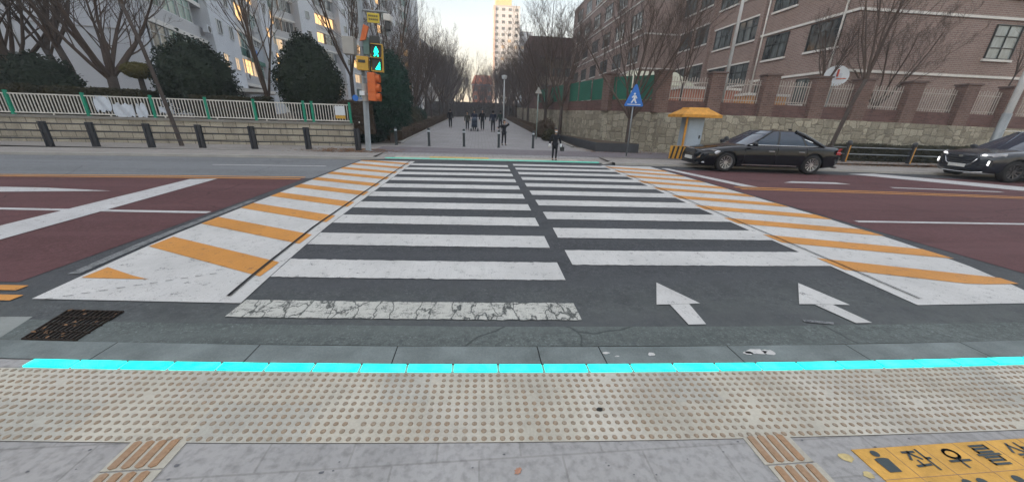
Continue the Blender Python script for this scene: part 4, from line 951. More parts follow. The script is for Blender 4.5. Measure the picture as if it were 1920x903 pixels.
# -- apartment slab A with its gable
def local_root(name, p, dirv, label, cat='apartment block'):
    return empty(name, p, math.atan2(dirv[1], dirv[0]), label, cat)
FH = 2.7
A = local_root('apartment_block', (-21, 27, .6), (-.25, .97), 'near white apartment slab with plain gable wall and green glazed balconies')
H_ = 41
for (x0, x1, y0) in ((0, .5, 0), (.5, 9.6, 1.3), (9.6, 16.2, -.6), (16.2, 26.6, 1.0), (26.6, 31.6, -.5), (31.6, 44, .9)):
    mb = MB(); mb.box(x0+.002, y0, -1, x1-.002, 13, H_); mb.build('wall', M_aptw, A)
mb = MB(); mb.box(-.05, 5.9, 0, -.001, 5.96, H_); mb.box(-.05, 0, 5.4, -.001, 13, 5.45); mb.box(-.05, 0, 10.8, -.001, 13, 10.85); mb.build('gable_joint', M_aptg, A)
rng = random.Random(77)
for fl in range(1, 12):
    z = .9+fl*FH
    for (x0, x1, y0) in ((.5, 9.6, 1.3), (16.2, 26.6, 1.0), (31.6, 43.5, .9)):
        mb = MB(); mb.box(x0+.01, -.12, z-.16, x1-.01, y0-.003, z+.14); mb.build('balcony_slab', M_trim, A)
        mb = MB(); mb.box(x0+.02, -.06, z+.14, x1-.02, -.03, z+1.0); mb.build('balcony_front', M_gglass if (fl+int(x0)) % 3 == 0 else M_aptg, A)
        if fl < 8:
            nW = int((x1-x0)/2.4)
            for k in range(nW):
                gm = M_gglass if rng.random() < .5 else M_glass
                if x0 > 15 and rng.random() < .62: gm = M_lit if rng.random() < .6 else M_lit2
                if x0 < 1 and fl == 3 and k == 2: gm = M_lit2
                put_window(A, 'b', 2.1, 1.6, gm, M_wframe, (x0+1.3+k*2.4, .02, z+1.0), 0, 2, 2)
for fl in range(0, 8):
    z = .9+fl*FH+1.0
    for xc in (11.4, 14.2):
        gm = M_lit2 if (fl == 1 and xc > 12) or rng.random() < .12 else M_glass
        put_window(A, 's', 1.1, 1.15, gm, M_wframe, (xc, -.603, z), 0, 2, 1)
    put_window(A, 's', 1.1, 1.15, M_lit if rng.random() < .5 else M_glass, M_wframe, (29.1, -.503, z), 0, 2, 1)
for (xc, yc, z) in ((8.9, -.35, 6.9), (17.2, -.35, 4.0), (9.0, -.35, 12.3), (24, -.35, 9.6)):
    mb = MB(); mb.box(xc-.4, yc-.3, z, xc+.4, yc+.05, z+.62); ac = mb.build('air_conditioner', M_aptw, A, bevel=.02)
    mb = MB(); mb.cyl((xc, yc-.30, z+.31), (xc, yc-.325, z+.31), .24, 16); mb.build('fan_grille', M_frame, ac)
mb = MB(); mb.box(10.2, -3.4, 2.5, 16.4, -.61, 2.78); mb.build('entrance_canopy', M_trim, A)
mb = MB(); mb.box(11.5, -.66, -.2, 14.5, -.605, 2.3); mb.build('entrance_door', M_gglass, A)
mb = MB(); mb.box(19.8, -.45, 6.0, 25.2, -.40, 7.9); bn = mb.build('banner', mat('banner_grey', (.30, .33, .37), .7), A)
mb = MB(); mb.box(19.8, -.462, 6.0, 25.2, -.452, 6.45); mb.build('banner_stripe', M_greenf, bn)
mb = MB(); mb.prism([(.35*math.cos(i*.6283), .35*math.sin(i*.6283)) for i in range(10)], 0, .01, Matrix.Translation((22.3, -.452, 7.2)) @ Matrix.Rotation(R(90), 4, 'X')); mb.build('banner_emblem', M_blue, bn)
# -- apartment block B further along
dB = Vector((.27, .96))
B_ = local_root('apartment_block', (-30.5, 60, .8), dB, 'tall grey-white apartment tower with many balconies behind the signal pole')
HB = 38; cnt = 0; stuffF = MB(); stuffG = MB()
segs = [(0, 6, 0, 'bal'), (6, 9.5, -1.2, 'plain'), (9.5, 16, 0, 'bal'), (16, 19, -1.2, 'plain'), (19, 26, 0, 'bal'), (26, 29, -1.2, 'plain'), (29, 36, 0, 'bal'), (36, 39, -1.2, 'plain'), (39, 46, 0, 'bal'), (46, 50, -1.2, 'plain')]
for (x0, x1, y0, kd) in segs:
    mb = MB(); mb.box(x0+.003, y0+(.9 if kd == 'bal' else 0), -1, x1-.003, 12, HB); mb.build('wall', M_aptb if kd == 'bal' else M_aptw, B_)
for fl in range(1, 14):
    z = fl*2.75
    for (x0, x1, y0, kd) in segs:
        if kd == 'bal':
            mb = MB(); mb.box(x0+.01, -.25, z-.15, x1-.01, .897, z+.12); mb.build('balcony_slab', M_trim, B_)
            mb = MB(); mb.box(x0+.02, -.2, z+.12, x1-.02, -.12, z+.95); mb.build('balcony_front', M_aptg, B_)
            for k in range(2):
                gm = (M_lit if rng.random() < .6 else M_lit2) if rng.random() < (.30 if fl < 7 else .06) else (M_glass if rng.random() < .6 else M_gglass)
                xc = x0+(x1-x0)*(.27+.46*k)
                if cnt < 100: put_window(B_, 'b', 2.4, 1.55, gm, M_wframe, (xc, -.1, z+.98), 0, 3, 1); cnt += 1
                else:
                    f, g_ = window_proto(2.4, 1.55, 0, 0, 3, 1)
                    for src, dst, mi in ((f, stuffF, 0), (g_, stuffF, 1 if gm in (M_glass, M_gglass) else 2)):
                        k0 = len(dst.v); dst.v += [(a+xc, b-.1, c+z+.98) for a, b, c in src.v]; dst.f += [tuple(k0+i for i in q) for q in src.f]; dst.mi += [mi]*len(src.f)
        else:
            xc = (x0+x1)/2; f, g_ = window_proto(.9, 1.1, 0, 0, 1, 1)
            for src, dst, mi in ((f, stuffF, 0), (g_, stuffF, 1 if rng.random() < .85 else 2)):
                k0 = len(dst.v); dst.v += [(a+xc, b-1.203, c+z+.9) for a, b, c in src.v]; dst.f += [tuple(k0+i for i in q) for q in src.f]; dst.mi += [mi]*len(src.f)
tag(stuffF.build('windows', [M_wframe, M_glass, M_lit2], B_), kind='stuff')
mb = MB(); mb.box(8, 3, HB, 12, 9, HB+4); mb.build('lift_house', M_aptg, B_)
# -- further blocks, tower, box building, orange roofed building
def block(name, loc, dirv, L, D, H, floors, bay, label, wm, cat='apartment block', lit=.05, extra=None):
    o = local_root(name, loc, dirv, label, cat); mb = MB(); mb.box(0, 0, -1, L, D, H); mb.build('wall', wm, o)
    mb = MB(); mb.box(-.15, -.15, H, L+.15, D+.15, H+.5); mb.build('parapet', M_aptg, o)
    q = MB(); n = int(L/bay); fh = H/floors
    for fl in range(floors):
        for k in range(n):
            xc = (k+.5)*L/n; f, g_ = window_proto(bay*.55, fh*.5, 0, 0, 2, 1)
            for src, mi in ((f, 0), (g_, 1 if rng.random() > lit else 2)):
                k0 = len(q.v); q.v += [(a+xc, b-.003, c+fl*fh+fh*.3) for a, b, c in src.v]; q.f += [tuple(k0+i for i in s_) for s_ in src.f]; q.mi += [mi]*len(src.f)
    nside = max(1, int(D/bay))
    for fl in range(floors):
        for k in range(nside):
            yc = (k+.5)*D/nside; f, g_ = window_proto(bay*.5, fh*.5, 0, 0, 2, 1)
            for src, mi in ((f, 0), (g_, 1)):
                k0 = len(q.v); q.v += [(b-.003, yc-a, c+fl*fh+fh*.3) for a, b, c in src.v]; q.f += [tuple(k0+i for i in s_) for s_ in src.f]; q.mi += [mi]*len(src.f)
    tag(q.build('windows', [M_wframe, M_glass, M_lit2], o), kind='stuff'); return o
block('apartment_block', (-20.5, 122, 1), (.1, 1), 40, 12, 24, 9, 3.2, 'lower apartment block past the tall tower, its top in warm sunlight', M_aptb)
tw = block('tower_block', (7.6, 200, 1), (1, 0), 13.2, 16, 52, 19, 3.0, 'slim pale tower with sunlit orange crown at the end of the promenade', M_aptw, 'tower')
mb = MB(); mb.box(1.0, 1, 52.5, 9, 12, 60); mb.build('crown', mat('tower_crown_sunlit', (.55, .42, .22), .8), tw)  # low sun's orange put into the crown's base colour
mb = MB(); mb.box(0, -.3, 0, 1.0, 0, 52); mb.build('corner_pier', mat('pink_cladding', (.5, .38, .33), .8), tw)
block('tower_block', (21.2, 204, 1), (1, 0), 7, 16, 42, 15, 3.0, 'lower stepped wing of pale tower seen behind bare branches', M_aptw, 'tower')
bx = empty('gate_building', (9.2, 70, 1.2), 0, 'dark square portal-shaped brick building behind the right promenade trees', 'building')
mb = MB(); mb.box(0, 0, 0, 2.0, 9, 14.2); mb.box(9.4, 0, 0, 11.5, 9, 14.2); mb.box(2.0, 0, 11, 9.4, 9, 14.2); mb.build('frame', M_pierlow, bx, uv=True)
mb = MB(); mb.box(2.01, 2.2, 0, 9.39, 9, 10.99); mb.build('wall', mat('tan_wall', (.30, .24, .2), .8), bx)
for z in (2, 5, 8):
    for xc in (3.6, 5.7, 7.8): put_window(bx, 'g', 1.5, 1.5, M_glass, M_frame, (xc, 2.197, z), 0, 2, 1)
block('apartment_block', (27, 98, 2), (1, 0), 9, 12, 26, 9, 3.0, 'distant apartment block glowing orange in sun behind the school', mat('tan_block', (.42, .32, .22), .8))
ob = block('brick_house', (-2.4, 150, 1), (1, 0), 8, 10, 12, 4, 2.4, 'distant orange brick building closing the promenade view', mat('orange_brick', (.42, .15, .08), .85), 'building')
mb = MB(); mb.quad((-.4, -.4, 12.5), (8.4, -.4, 12.5), (7.4, 5, 16.2), (1.0, 5, 16.2)); mb.quad((-.4, 10.4, 12.5), (1, 5, 16.2), (7.4, 5, 16.2), (8.4, 10.4, 12.5)); mb.quad((-.4, -.4, 12.5), (1, 5, 16.2), (-.4, 10.4, 12.5)); mb.quad((8.4, -.4, 12.5), (8.4, 10.4, 12.5), (7.4, 5, 16.2)); mb.build('roof', mat('orange_tiles', (.45, .13, .06), .8), ob)
# unseen blocks, added to cast the evening shade over the crossing
block('apartment_block', (-130, -34, 0), (1, 0), 62, 40, 55, 18, 3.2, 'unseen apartment block added to shade the crossing, west on the near side of the road', M_aptw)
block('apartment_block', (-130, -105, 0), (1, 0), 62, 40, 55, 18, 3.2, 'unseen apartment block added for shade south-west of the crossing', M_aptw)
block('apartment_block', (-125, 22, 0), (1, 0), 60, 14, 42, 15, 3.2, 'unseen apartment block added for shade west of the garden wall', M_aptw)
block('apartment_block', (-110, 60, 0), (1, 0), 50, 14, 42, 15, 3.2, 'unseen apartment block added for shade behind the near white slab', M_aptw)
block('apartment_block', (-95, 100, 0), (1, 0), 50, 14, 42, 15, 3.2, 'unseen apartment block added for shade north-west beyond the tall grey tower', M_aptw)

# ------------------------------------------------------------------ traffic signal pole
sg = empty('signal_pole', (-4.62, 15.55, ZP), 0, 'grey traffic signal pole with green pedestrian light and orange signal head', 'traffic signal'); sg.rotation_euler = (0, R(2.6), 0)
mb = MB(); mb.tube([(0, 0, 0), (0, 0, .02), (0, 0, .03), (0, 0, 7.4)], [.19, .19, .115, .085], 14); mb.build('pole', M_galv, sg, smooth=True)
def sbox(name, x0, x1, z0, z1, y0, y1, m_, bev=.015): mb = MB(); mb.box(x0, y0, z0, x1, y1, z1); return mb.build(name, m_, sg, bevel=bev)
# pedestrian head (faces the camera)
ph = sbox('pedestrian_signal', .36, .80, 3.05, 4.02, -.28, -.08, M_amber)
for z0, z1 in ((3.56, 3.96), (3.10, 3.50)):
    mb = MB(); mb.box(.40, -.295, z0, .76, -.281, z1); mb.build('face', M_blackmet, ph)
    mb = MB(); mb.box(.38, -.42, z1, .78, -.281, z1+.012); mb.box(.38, -.42, z0+.1, .386, -.281, z1); mb.box(.774, -.42, z0+.1, .78, -.281, z1); mb.build('visor', M_blackmet, ph)
M_gled = emit('green_signal_light', (.0, .9, .50), 1.2)
def flat(pts, dx, dz, y=-.299): 
    mb = MB(); mb.prism(pts, 0, .004, Matrix.Translation((dx, y, dz)) @ Matrix.Rotation(R(90), 4, 'X')); return mb
mb = flat([(.03*math.cos(i*.785), .03*math.sin(i*.785)) for i in range(8)], .58, 3.875)
mb.prism([(-.05, .0), (-.08, -.13), (-.055, -.13), (-.035, -.04), (-.035, -.13), (-.09, -.26), (-.05, -.26), (0, -.16), (.05, -.26), (.09, -.25), (.035, -.13), (.035, -.04), (.07, -.12), (.09, -.11), (.05, .0)], 0, .004, Matrix.Translation((.58, -.299, 3.84)) @ Matrix.Rotation(R(90), 4, 'X')); mb.build('green_walking_figure', M_gled, ph)
mb = MB()
for k in range(5):
    n_ = 5-k
    for i in range(n_):
        x = .60+(k*.028); z = 3.42-k*.055-.0; mb.box(.62-i*.036+.06, -.303, 3.13+k*.055, .645-i*.036+.06, -.299, 3.165+k*.055)
mb.build('green_countdown_bars', M_gled, ph)
sbox('top_cap', .34, .70, 4.02, 4.28, -.24, -.08, M_frame)
sbox('speaker_box', -.17, .27, 3.06, 3.55, -.30, -.12, M_amber); 
mb = MB(); mb.box(-.10, -.312, 3.32, .16, -.301, 3.42); mb.build('lettering_panel', M_frame, sg)
sbox('control_cabinet', -.66, -.24, 3.58, 4.18, -.26, .16, M_boxgrey, .02)
sbox('cabinet_door', .08, .3, 3.62, 4.22, -.18, .0, mat('teal_cabinet', (.12, .2, .19), .6))
mb = MB(); mb.prism([(-.14, -.30), (.06, -.24), (.20, .20), (.02, .26)], 0, .10, Matrix.Translation((.14, -.18, 4.36)) @ Matrix.Rotation(R(90), 4, 'X')); mb.build('orange_flap', M_orange, sg)
# vehicle signal seen from the side and behind
vs = sbox('vehicle_signal', .18, .50, 1.98, 3.02, -.30, .02, M_orange, .05)
for k in range(3):
    z = 2.82-k*.34
    mb = MB(); mb.tube([(.48, -.14, z), (.56, -.14, z), (.64, -.14, z-.0)], [.15, .155, .15], 14, cap=False); mb.build('hood', M_orange, vs, smooth=True)
    mb = MB(); mb.cyl((.501, -.14, z), (.52, -.14, z), .135, 14); mb.build('lens', [mat('red_lens', (.4, .02, .015), .3), mat('amber_lens', (.2, .1, .02), .3), mat('green_lens', (.02, .1, .05), .3)][k], vs)
    mb = MB(); mb.box(.20, -.315, z-.15, .48, -.302, z+.15); mb.build('ribbed_door', M_orange, vs, bevel=.006)
mb = MB(); mb.box(-.02, -.12, 2.2, .2, -.08, 2.26); mb.box(-.02, -.12, 2.8, .2, -.08, 2.86); mb.box(0, -.15, 3.9, .4, -.1, 3.95); mb.cyl((0, 0, 5.12), (1.0, -.1, 5.12), .035, 8); mb.build('bracket', M_galv, sg)
yb = sbox('yellow_sign', .28, .72, 4.72, 5.04, -.15, -.12, mat('yellow_sign', (.55, .42, .05), .5, var=.15, sc=20), .004)
mb = MB(); rng = random.Random(4)
for r_ in range(2):
    for i in range(5): mb.box(.33+i*.07, -.156, 4.80+r_*.11, .375+i*.07, -.152, 4.86+r_*.11)
mb.build('sign_characters', M_frame, yb)
cm = sbox('camera_housing', .88, 1.14, 4.82, 5.05, -.25, .2, M_trim, .03); mb = MB(); mb.box(.92, -.22, 4.52, 1.10, .05, 4.82); mb.build('camera_body', M_blackmet, cm, bevel=.03)
sbox('white_clip', -.16, .04, 2.16, 2.32, -.2, -.11, M_signw, .01)
mb = MB(); mb.tube([(0, 0, 1.95), (0, 0, 2.6)], [.122, .120], 14); mb.build('wrap', M_boxgrey, sg)
mb = MB(); mb.prism([(.12*math.cos(i*.524), .12*math.sin(i*.524)) for i in range(12)], 0, .01, Matrix.Translation((-.42, .1, 2.05)) @ Matrix.Rotation(R(90), 4, 'X')); mb.cyl((-.42, .12, 2.05), (-.05, .06, 2.05), .012, 6); mb.build('small_blue_sign', M_blue, sg)

# ------------------------------------------------------------------ signs, poles, booth, yellow rail
o = empty('triangular_sign', (6.75, 15.75, ZP), 0, 'blue triangular pedestrian sign on a thin grey post', 'road sign')
mb = MB(); mb.cyl((0, 0, 0), (0, 0, 2.75), .03, 10); mb.build('post', M_galv, o, smooth=True)
mb = MB(); mb.prism([(-.43, -.38), (-.40, -.42), (.40, -.42), (.43, -.38), (.05, .44), (0, .47), (-.05, .44)], 0, .02, Matrix.Translation((0, -.04, 2.55)) @ Matrix.Rotation(R(90), 4, 'X')); pl_ = mb.build('plate', M_blue, o)
mb = MB(); MM = Matrix.Translation((0, -.062, 2.5)) @ Matrix.Rotation(R(90), 4, 'X')
mb.prism([(-.02+.045*math.cos(i*.785), .13+.045*math.sin(i*.785)) for i in range(8)], 0, .004, MM); mb.prism([(-.07, .07), (.05, .07), (.12, -.04), (.08, -.06), (.04, .0), (.04, -.08), (.12, -.24), (.06, -.25), (-.02, -.12), (-.10, -.24), (-.16, -.22), (-.05, -.06), (-.05, .0), (-.12, -.04), (-.14, 0)], 0, .004, MM)
mb.prism([(-.30, -.31), (.30, -.31), (.30, -.28), (-.30, -.28)], 0, .004, MM); mb.build('white_walking_figure', M_signw, pl_)
o = empty('sign_post', (3.95, 24.6, gz(24.6)), 0, 'thin grey-green sign post beside promenade with plate seen edge-on', 'sign post')
mb = MB(); mb.cyl((0, 0, 0), (0, 0, 3.3), .04, 10); mb.build('post', mat('greenish_post', (.22, .27, .25), .5), o, smooth=True); mb = MB(); mb.prism([(-.24, -.19), (.24, -.19), (0, .22)], 0, .02, Matrix.Translation((0, -.05, 3.1)) @ Matrix.Rotation(R(90), 4, 'X')); mb.build('plate', M_boxgrey, o)
o = empty('light_pole', (22.2, 13.6, ZP), 0, 'pale grey tapered street light pole by the right edge behind the large dark car', 'light pole')
mb = MB(); mb.tube([(0, 0, 0), (0, 0, 8)], [.13, .085], 12); mb.build('pole', M_pole, o, smooth=True); mb = MB(); mb.tube([(0, 0, 0), (0, 0, .4), (0, 0, 2.3)], [.16, .145, .14], 12); mb.build('sleeve', M_galv, o, smooth=True)
o = empty('light_pole', (2.25, 33, gz(33)), 0, 'slim pale lamp pole far along the promenade', 'light pole'); mb = MB(); mb.tube([(0, 0, 0), (0, 0, 4.2)], [.06, .045], 10); mb.build('pole', M_pole, o, smooth=True); mb = MB(); mb.tube([(0, 0, 4.2), (0, 0, 4.25), (0, 0, 4.5), (0, 0, 4.55)], [.05, .2, .24, .05], 12); mb.build('lamp_head', M_pole, o)
bt = empty('shelter_booth', (9.78, 15.75, ZP), R(-4), 'small blue-grey booth under a stepped yellow roof beside the black sedan', 'booth')
mb = MB(); mb.box(-.33, 0, 0, .41, .7, 1.78); bd = mb.build('cabin', M_booth_b, bt, bevel=.02)
mb = MB(); mb.box(-.28, -.015, .1, .36, -.003, 1.62); mb.build('door', mat('booth_door', (.34, .40, .46), .5, var=.12, sc=3), bd); mb = MB(); mb.box(.26, -.04, .85, .32, -.016, 1.0); mb.build('handle', M_frame, bd)
mb = MB()
def slope(mb, x0, x1, y0, y1, z0, X0, X1, Y0, Y1, z1):
    a = [(x0, y0, z0), (x1, y0, z0), (x1, y1, z0), (x0, y1, z0)]; b = [(X0, Y0, z1), (X1, Y0, z1), (X1, Y1, z1), (X0, Y1, z1)]
    for i in range(4): mb.quad(a[i], a[(i+1) % 4], b[(i+1) % 4], b[i])
    mb.quad(*b)
mb.box(-.86, -.4, 1.76, .94, 1.0, 1.88); slope(mb, -.84, .92, -.38, .98, 1.88, -.46, .54, -.1, .75, 2.10); slope(mb, -.44, .52, -.08, .73, 2.10, -.40, .48, .0, .65, 2.18); mb.build('roof', M_booth_y, bt)
for sx in (-.52,):
    mb = MB(); mb.obox((sx, -.2), (sx+.07, -.2), .08, 0, 1.78); mb.build('post', M_booth_y, bt)
br = empty('striped_barrier', (8.75, 15.0, ZP), R(-8), 'yellow and black striped barrier board in front of the booth', 'barrier')
mb = MB(); mb.cur = 0; mb.box(-.32, 0, .0, .42, .08, .56)
mb.build('board', mat('barrier_yellow', (.55, .28, .04), .6, var=.2), br)
mb = MB()
for k in range(4): x = -.30+k*.19; mb.prism([(x, .02), (x+.08, .02), (x+.16, .54), (x+.08, .54)], 0, .006, Matrix.Translation((0, -.001, 0)) @ Matrix.Rotation(R(90), 4, 'X'))
mb.build('black_stripes', M_blackmet, br)
rl = empty('guard_rail', (0, 0, 0), 0, 'grey guard rail on yellow and black posts in front of the clipped hedge', 'guard rail')
YP = [(11.7, 16.1), (17.35, 15.35), (20.35, 15.0), (23.3, 14.6)]
for x, y in YP:
    mb = MB(); mb.prism([(x-.07, y-.06), (x+.07, y-.06), (x+.07, y+.06), (x-.07, y+.06)], ZP, .86); p_ = mb.build('post', M_booth_y, rl, bevel=.01)
    mb = MB(); mb.ell((x, y, .93), .11, .11, .14, 10, 8); mb.box(x-.085, y-.075, ZP, x-.02, y+.065, .86); mb.build('black_cap', M_blackmet, p_)
for z in (.45, .75):
    mb = MB()
    for a, b in zip(YP, YP[1:]): mb.cyl((a[0], a[1], z), (b[0], b[1], z), .025, 8)
    mb.build('rail', M_galv, rl, smooth=True)

# ------------------------------------------------------------------ cars
def apply_bool(body, cutters):
    for c in cutters: b = body.modifiers.new('cut', 'BOOLEAN'); b.operation = 'DIFFERENCE'; b.object = c; b.solver = 'EXACT'
    dg = bpy.context.evaluated_depsgraph_get(); dg.update(); me = bpy.data.meshes.new_from_object(body.evaluated_get(dg)); old = body.data; body.modifiers.clear(); body.data = me
    for c in cutters: bpy.data.objects.remove(c)
def smooth_auto(o, ang=35):
    me = o.data; me.polygons.foreach_set('use_smooth', [True]*len(me.polygons))
    bm = bmesh.new(); bm.from_mesh(me)
    for e in bm.edges:
        e.smooth = not (len(e.link_faces) == 2 and e.calc_face_angle(0) > R(ang))
    bm.to_mesh(me); bm.free()
def interp(tab, x):
    for (a, fa), (b, fb) in zip(tab, tab[1:]):
        if x <= b: t = (x-a)/(b-a); t = max(0, t); return fa+(fb-fa)*t
    return tab[-1][1]
def make_car(name, P, paintm, label, cat):
    root = empty(name, (0, 0, 0), 0, label, cat)
    xf, xr = P['xf'], P['xr']; n = 46; rows = []
    for i in range(n+1):
        s_ = i/n; x = xr+(xf-xr)*(.5-.5*math.cos(math.pi*s_))
        w_ = interp(P['half'], x); zt = interp(P['top'], x); zb = interp(P['bot'], x); zs = interp(P['shoulder'], x)
        ring = [(0, zb), (w_*.55, zb), (w_*.88, zb+.01), (w_*.965, zb+.07), (w_*.985, zb+.20), (w_*1.0, (zb+zs)*.5), (w_*.995, zs-.06), (w_*.975, zs), (w_*.90, zs+(zt-zs)*.55), (w_*.72, zs+(zt-zs)*.86), (w_*.4, zt-.005), (0, zt+.008)]
        full = [(x, -y, z) for y, z in ring]+[(x, y, z) for y, z in ring[-2:0:-1]]
        rows.append(full)
    mb = MB(); m_ = len(rows[0])
    for r_ in rows: mb.v += r_
    for i in range(n):
        for j in range(m_): mb.f.append((i*m_+j, i*m_+(j+1) % m_, (i+1)*m_+(j+1) % m_, (i+1)*m_+j)); mb.mi.append(0)
    mb.f.append(tuple(range(m_))); mb.mi.append(0); mb.f.append(tuple(n*m_+j for j in reversed(range(m_)))); mb.mi.append(0)
    body = mb.build('body', paintm, root, clean=True)
    cut = []
    for ax in P['axles']:
        for sd in (-1, 1):
            c = MB(); c.cyl((ax, sd*(P['w']/2-.28), P['r']+.005), (ax, sd*(P['w']/2+.2), P['r']+.005), P['r']+.045, 32); cut.append(c.build('cutter', paintm, None, clean=True))
    apply_bool(body, cut); smooth_auto(body, 40)
    # greenhouse: stacked outlines
    G_ = P['green']; mb = MB(); lv = []
    for (z, x0, x1, hw, cf, crr) in G_:
        # outline: rear x0 .. front x1, half width hw; rounded ends
        pts = []
        for t in [i/10 for i in range(11)]:
            yy = -hw+2*hw*t; pts.append((x1-cf*(abs(yy)/hw)**2.2, yy))
        for t in [i/8 for i in range(1, 8)]: pts.append((x1-cf+(x0+crr-(x1-cf))*t, hw))
        for t in [i/10 for i in range(11)]:
            yy = hw-2*hw*t; pts.append((x0+crr*(abs(yy)/hw)**2.2, yy))
        for t in [i/8 for i in range(1, 8)]: pts.append((x0+crr+(x1-cf-(x0+crr))*t, -hw))
        lv.append([(a, b, z) for a, b in pts])
    m2 = len(lv[0])
    for l_ in lv: mb.v += l_
    for i in range(len(lv)-1):
        for j in range(m2): mb.f.append((i*m2+j, i*m2+(j+1) % m2, (i+1)*m2+(j+1) % m2, (i+1)*m2+j)); mb.mi.append(0)
    gh = mb.build('windows', M_cglass, root); smooth_auto(gh, 50)
    # roof skin
    top = lv[-1]; rf = MB(); c0 = [sum(p[0] for p in top)/m2, 0, top[0][2]]
    rings = [[(c0[0]+(p[0]-c0[0])*k, p[1]*k, p[2]+dz) for p in top] for k, dz in ((1.012, -.035), (1.015, -.01), (.97, .012), (.85, .028), (.5, .042), (.0, .046))]
    for r_ in rings: rf.v += r_
    for i in range(len(rings)-1):
        for j in range(m2): rf.f.append((i*m2+j, i*m2+(j+1) % m2, (i+1)*m2+(j+1) % m2, (i+1)*m2+j)); rf.mi.append(0)
    ro = rf.build('roof', paintm, root, smooth=True)
    # pillars following the greenhouse at fractions of the side
    def side_pt(level, x, sd):
        z, x0, x1, hw, cf, crr = G_[level]; return Vector((x, sd*(hw+.004), z))
    for sd in (-1, 1):
        for (xb_, xt_, wd_, nm) in P['pillars']:
            mb = MB(); pts = []
            for li in range(len(G_)):
                f = li/(len(G_)-1); xx = xb_+(xt_-xb_)*f; z, x0, x1, hw, cf, crr = G_[li]; hw2 = hw+.006
                pts.append((Vector((xx-wd_/2, sd*hw2, z)), Vector((xx+wd_/2, sd*hw2, z))))
            for (a, b), (c, d_) in zip(pts, pts[1:]):
                q = [a, b, d_, c]; mb.quad(*(q if sd < 0 else q[::-1]))
            mb.build(nm, paintm if nm != 'door_pillar' else M_blackmet, root)
        # corner posts of windscreen and rear screen
        for which in (0, 1):
            path = []
            for (z, x0, x1, hw, cf, crr) in G_: path.append((x1-cf+.0, sd*(hw-.005), z) if which == 0 else (x0+crr, sd*(hw-.005), z))
            mb = MB(); mb.tube(path, P['postr'][which], 6, cap=False); mb.build('screen_pillar', paintm, root, smooth=True)
        # chrome trim line under the windows
        z, x0, x1, hw, cf, crr = G_[0]
        mb = MB(); pth = [(x1-cf-.05, sd*(hw+.012), z+.012), (0, sd*(hw+.02), z+.016), (x0+crr+.25, sd*(hw+.012), z+.012)]
        if P.get('chrome'):
            z2, a0, a1, hw2, cf2, cr2 = G_[2]; pth += [(x0+crr+.12, sd*(hw+.0), z+.06), (a0+cr2+.22, sd*(hw2+.012), z2)]
        mb.tube(pth, .013, 6); mb.build('window_trim', M_chrome, root, smooth=True)
        # door gaps, handles, sill strip, mirror
        mb = MB()
        for gx in P['gaps']: hw_ = interp(P['half'], gx); mb.box(gx-.005, sd*(hw_*.988)-.01, .33, gx+.005, sd*(hw_*.988)+.014, interp(P['shoulder'], gx)+.0)
        mb.build('door_gap', M_line, root)
        for hx in P['handles']: hw_ = interp(P['half'], hx); mb = MB(); mb.box(hx-.1, sd*(hw_+.002)-.012, P['hz'], hx+.1, sd*(hw_+.002)+.022, P['hz']+.025); mb.build('door_handle', M_chrome if P.get('chrome') else paintm, root, bevel=.006)
        if P.get('chrome'): mb = MB(); mb.box(P['axles'][1]+.55, sd*P['w']/2*.985-.01, .265, P['axles'][0]-.55, sd*P['w']/2*.985+.016, .285); mb.build('sill_trim', M_chrome, root)
        mx, mz = P['mirror']; mb = MB(); mb.ell((mx, sd*(P['w']/2+.09), mz), .07, .12, .075, 12, 8); mb.build('mirror', paintm, root, smooth=True)
    # wheels
    for ax in P['axles']:
        for sd in (-1, 1):
            wl_ = empty('wheel', (ax, sd*(P['w']/2-.125), P['r'])); wl_.parent = root; r_ = P['r']; w2 = .112
            prof = [(r_*.66, -w2), (r_*.80, -w2*1.02), (r_*.95, -w2*.92), (r_, -w2*.6), (r_, w2*.6), (r_*.95, w2*.92), (r_*.80, w2*1.02), (r_*.66, w2)]
            mb = MB(); N = 40
            for i in range(N):
                a = 2*math.pi*i/N
                for rr, yy in prof: mb.v.append((rr*math.cos(a), yy, rr*math.sin(a)))
            k = len(prof)
            for i in range(N):
                for j in range(k-1): mb.f.append((i*k+j, i*k+j+1, ((i+1) % N)*k+j+1, ((i+1) % N)*k+j)); mb.mi.append(0)
            mb.build('tyre', M_tyre, wl_, smooth=True)
            y0 = sd*w2*.72; mb = MB(); rr0 = r_*.67
            prof2 = [(rr0, sd*w2*.98), (rr0*.95, sd*w2*.98), (rr0*.90, sd*w2*.62), (rr0*.88, -sd*w2*.2)]
            for i in range(N):
                a = 2*math.pi*i/N
                for rr, yy in prof2: mb.v.append((rr*math.cos(a), yy, rr*math.sin(a)))
            k = len(prof2)
            for i in range(N):
                for j in range(k-1): mb.f.append((i*k+j, i*k+j+1, ((i+1) % N)*k+j+1, ((i+1) % N)*k+j)); mb.mi.append(0)
            ns = P['spokes']
            for i in range(ns):
                a = 2*math.pi*i/ns; d1 = Vector((math.cos(a), 0, math.sin(a))); tn = Vector((-d1.z, 0, d1.x)); sw = P['spw']
                p = [d1*.05+tn*sw*.6, d1*rr0*.93+tn*sw, d1*rr0*.93-tn*sw, d1*.05-tn*sw*.6]; yo = sd*w2*.80; yi = yo-sd*.03
                mb.quad(*[(q.x, yo-(sd*.02 if j in (0, 3) else 0), q.z) for j, q in enumerate(p)]); mb.quad(*[(q.x, yi, q.z) for q in p]); mb.quad((p[0].x, yo-sd*.02, p[0].z), (p[1].x, yo, p[1].z), (p[1].x, yi, p[1].z), (p[0].x, yi, p[0].z)); mb.quad((p[3].x, yo-sd*.02, p[3].z), (p[2].x, yo, p[2].z), (p[2].x, yi, p[2].z), (p[3].x, yi, p[3].z))
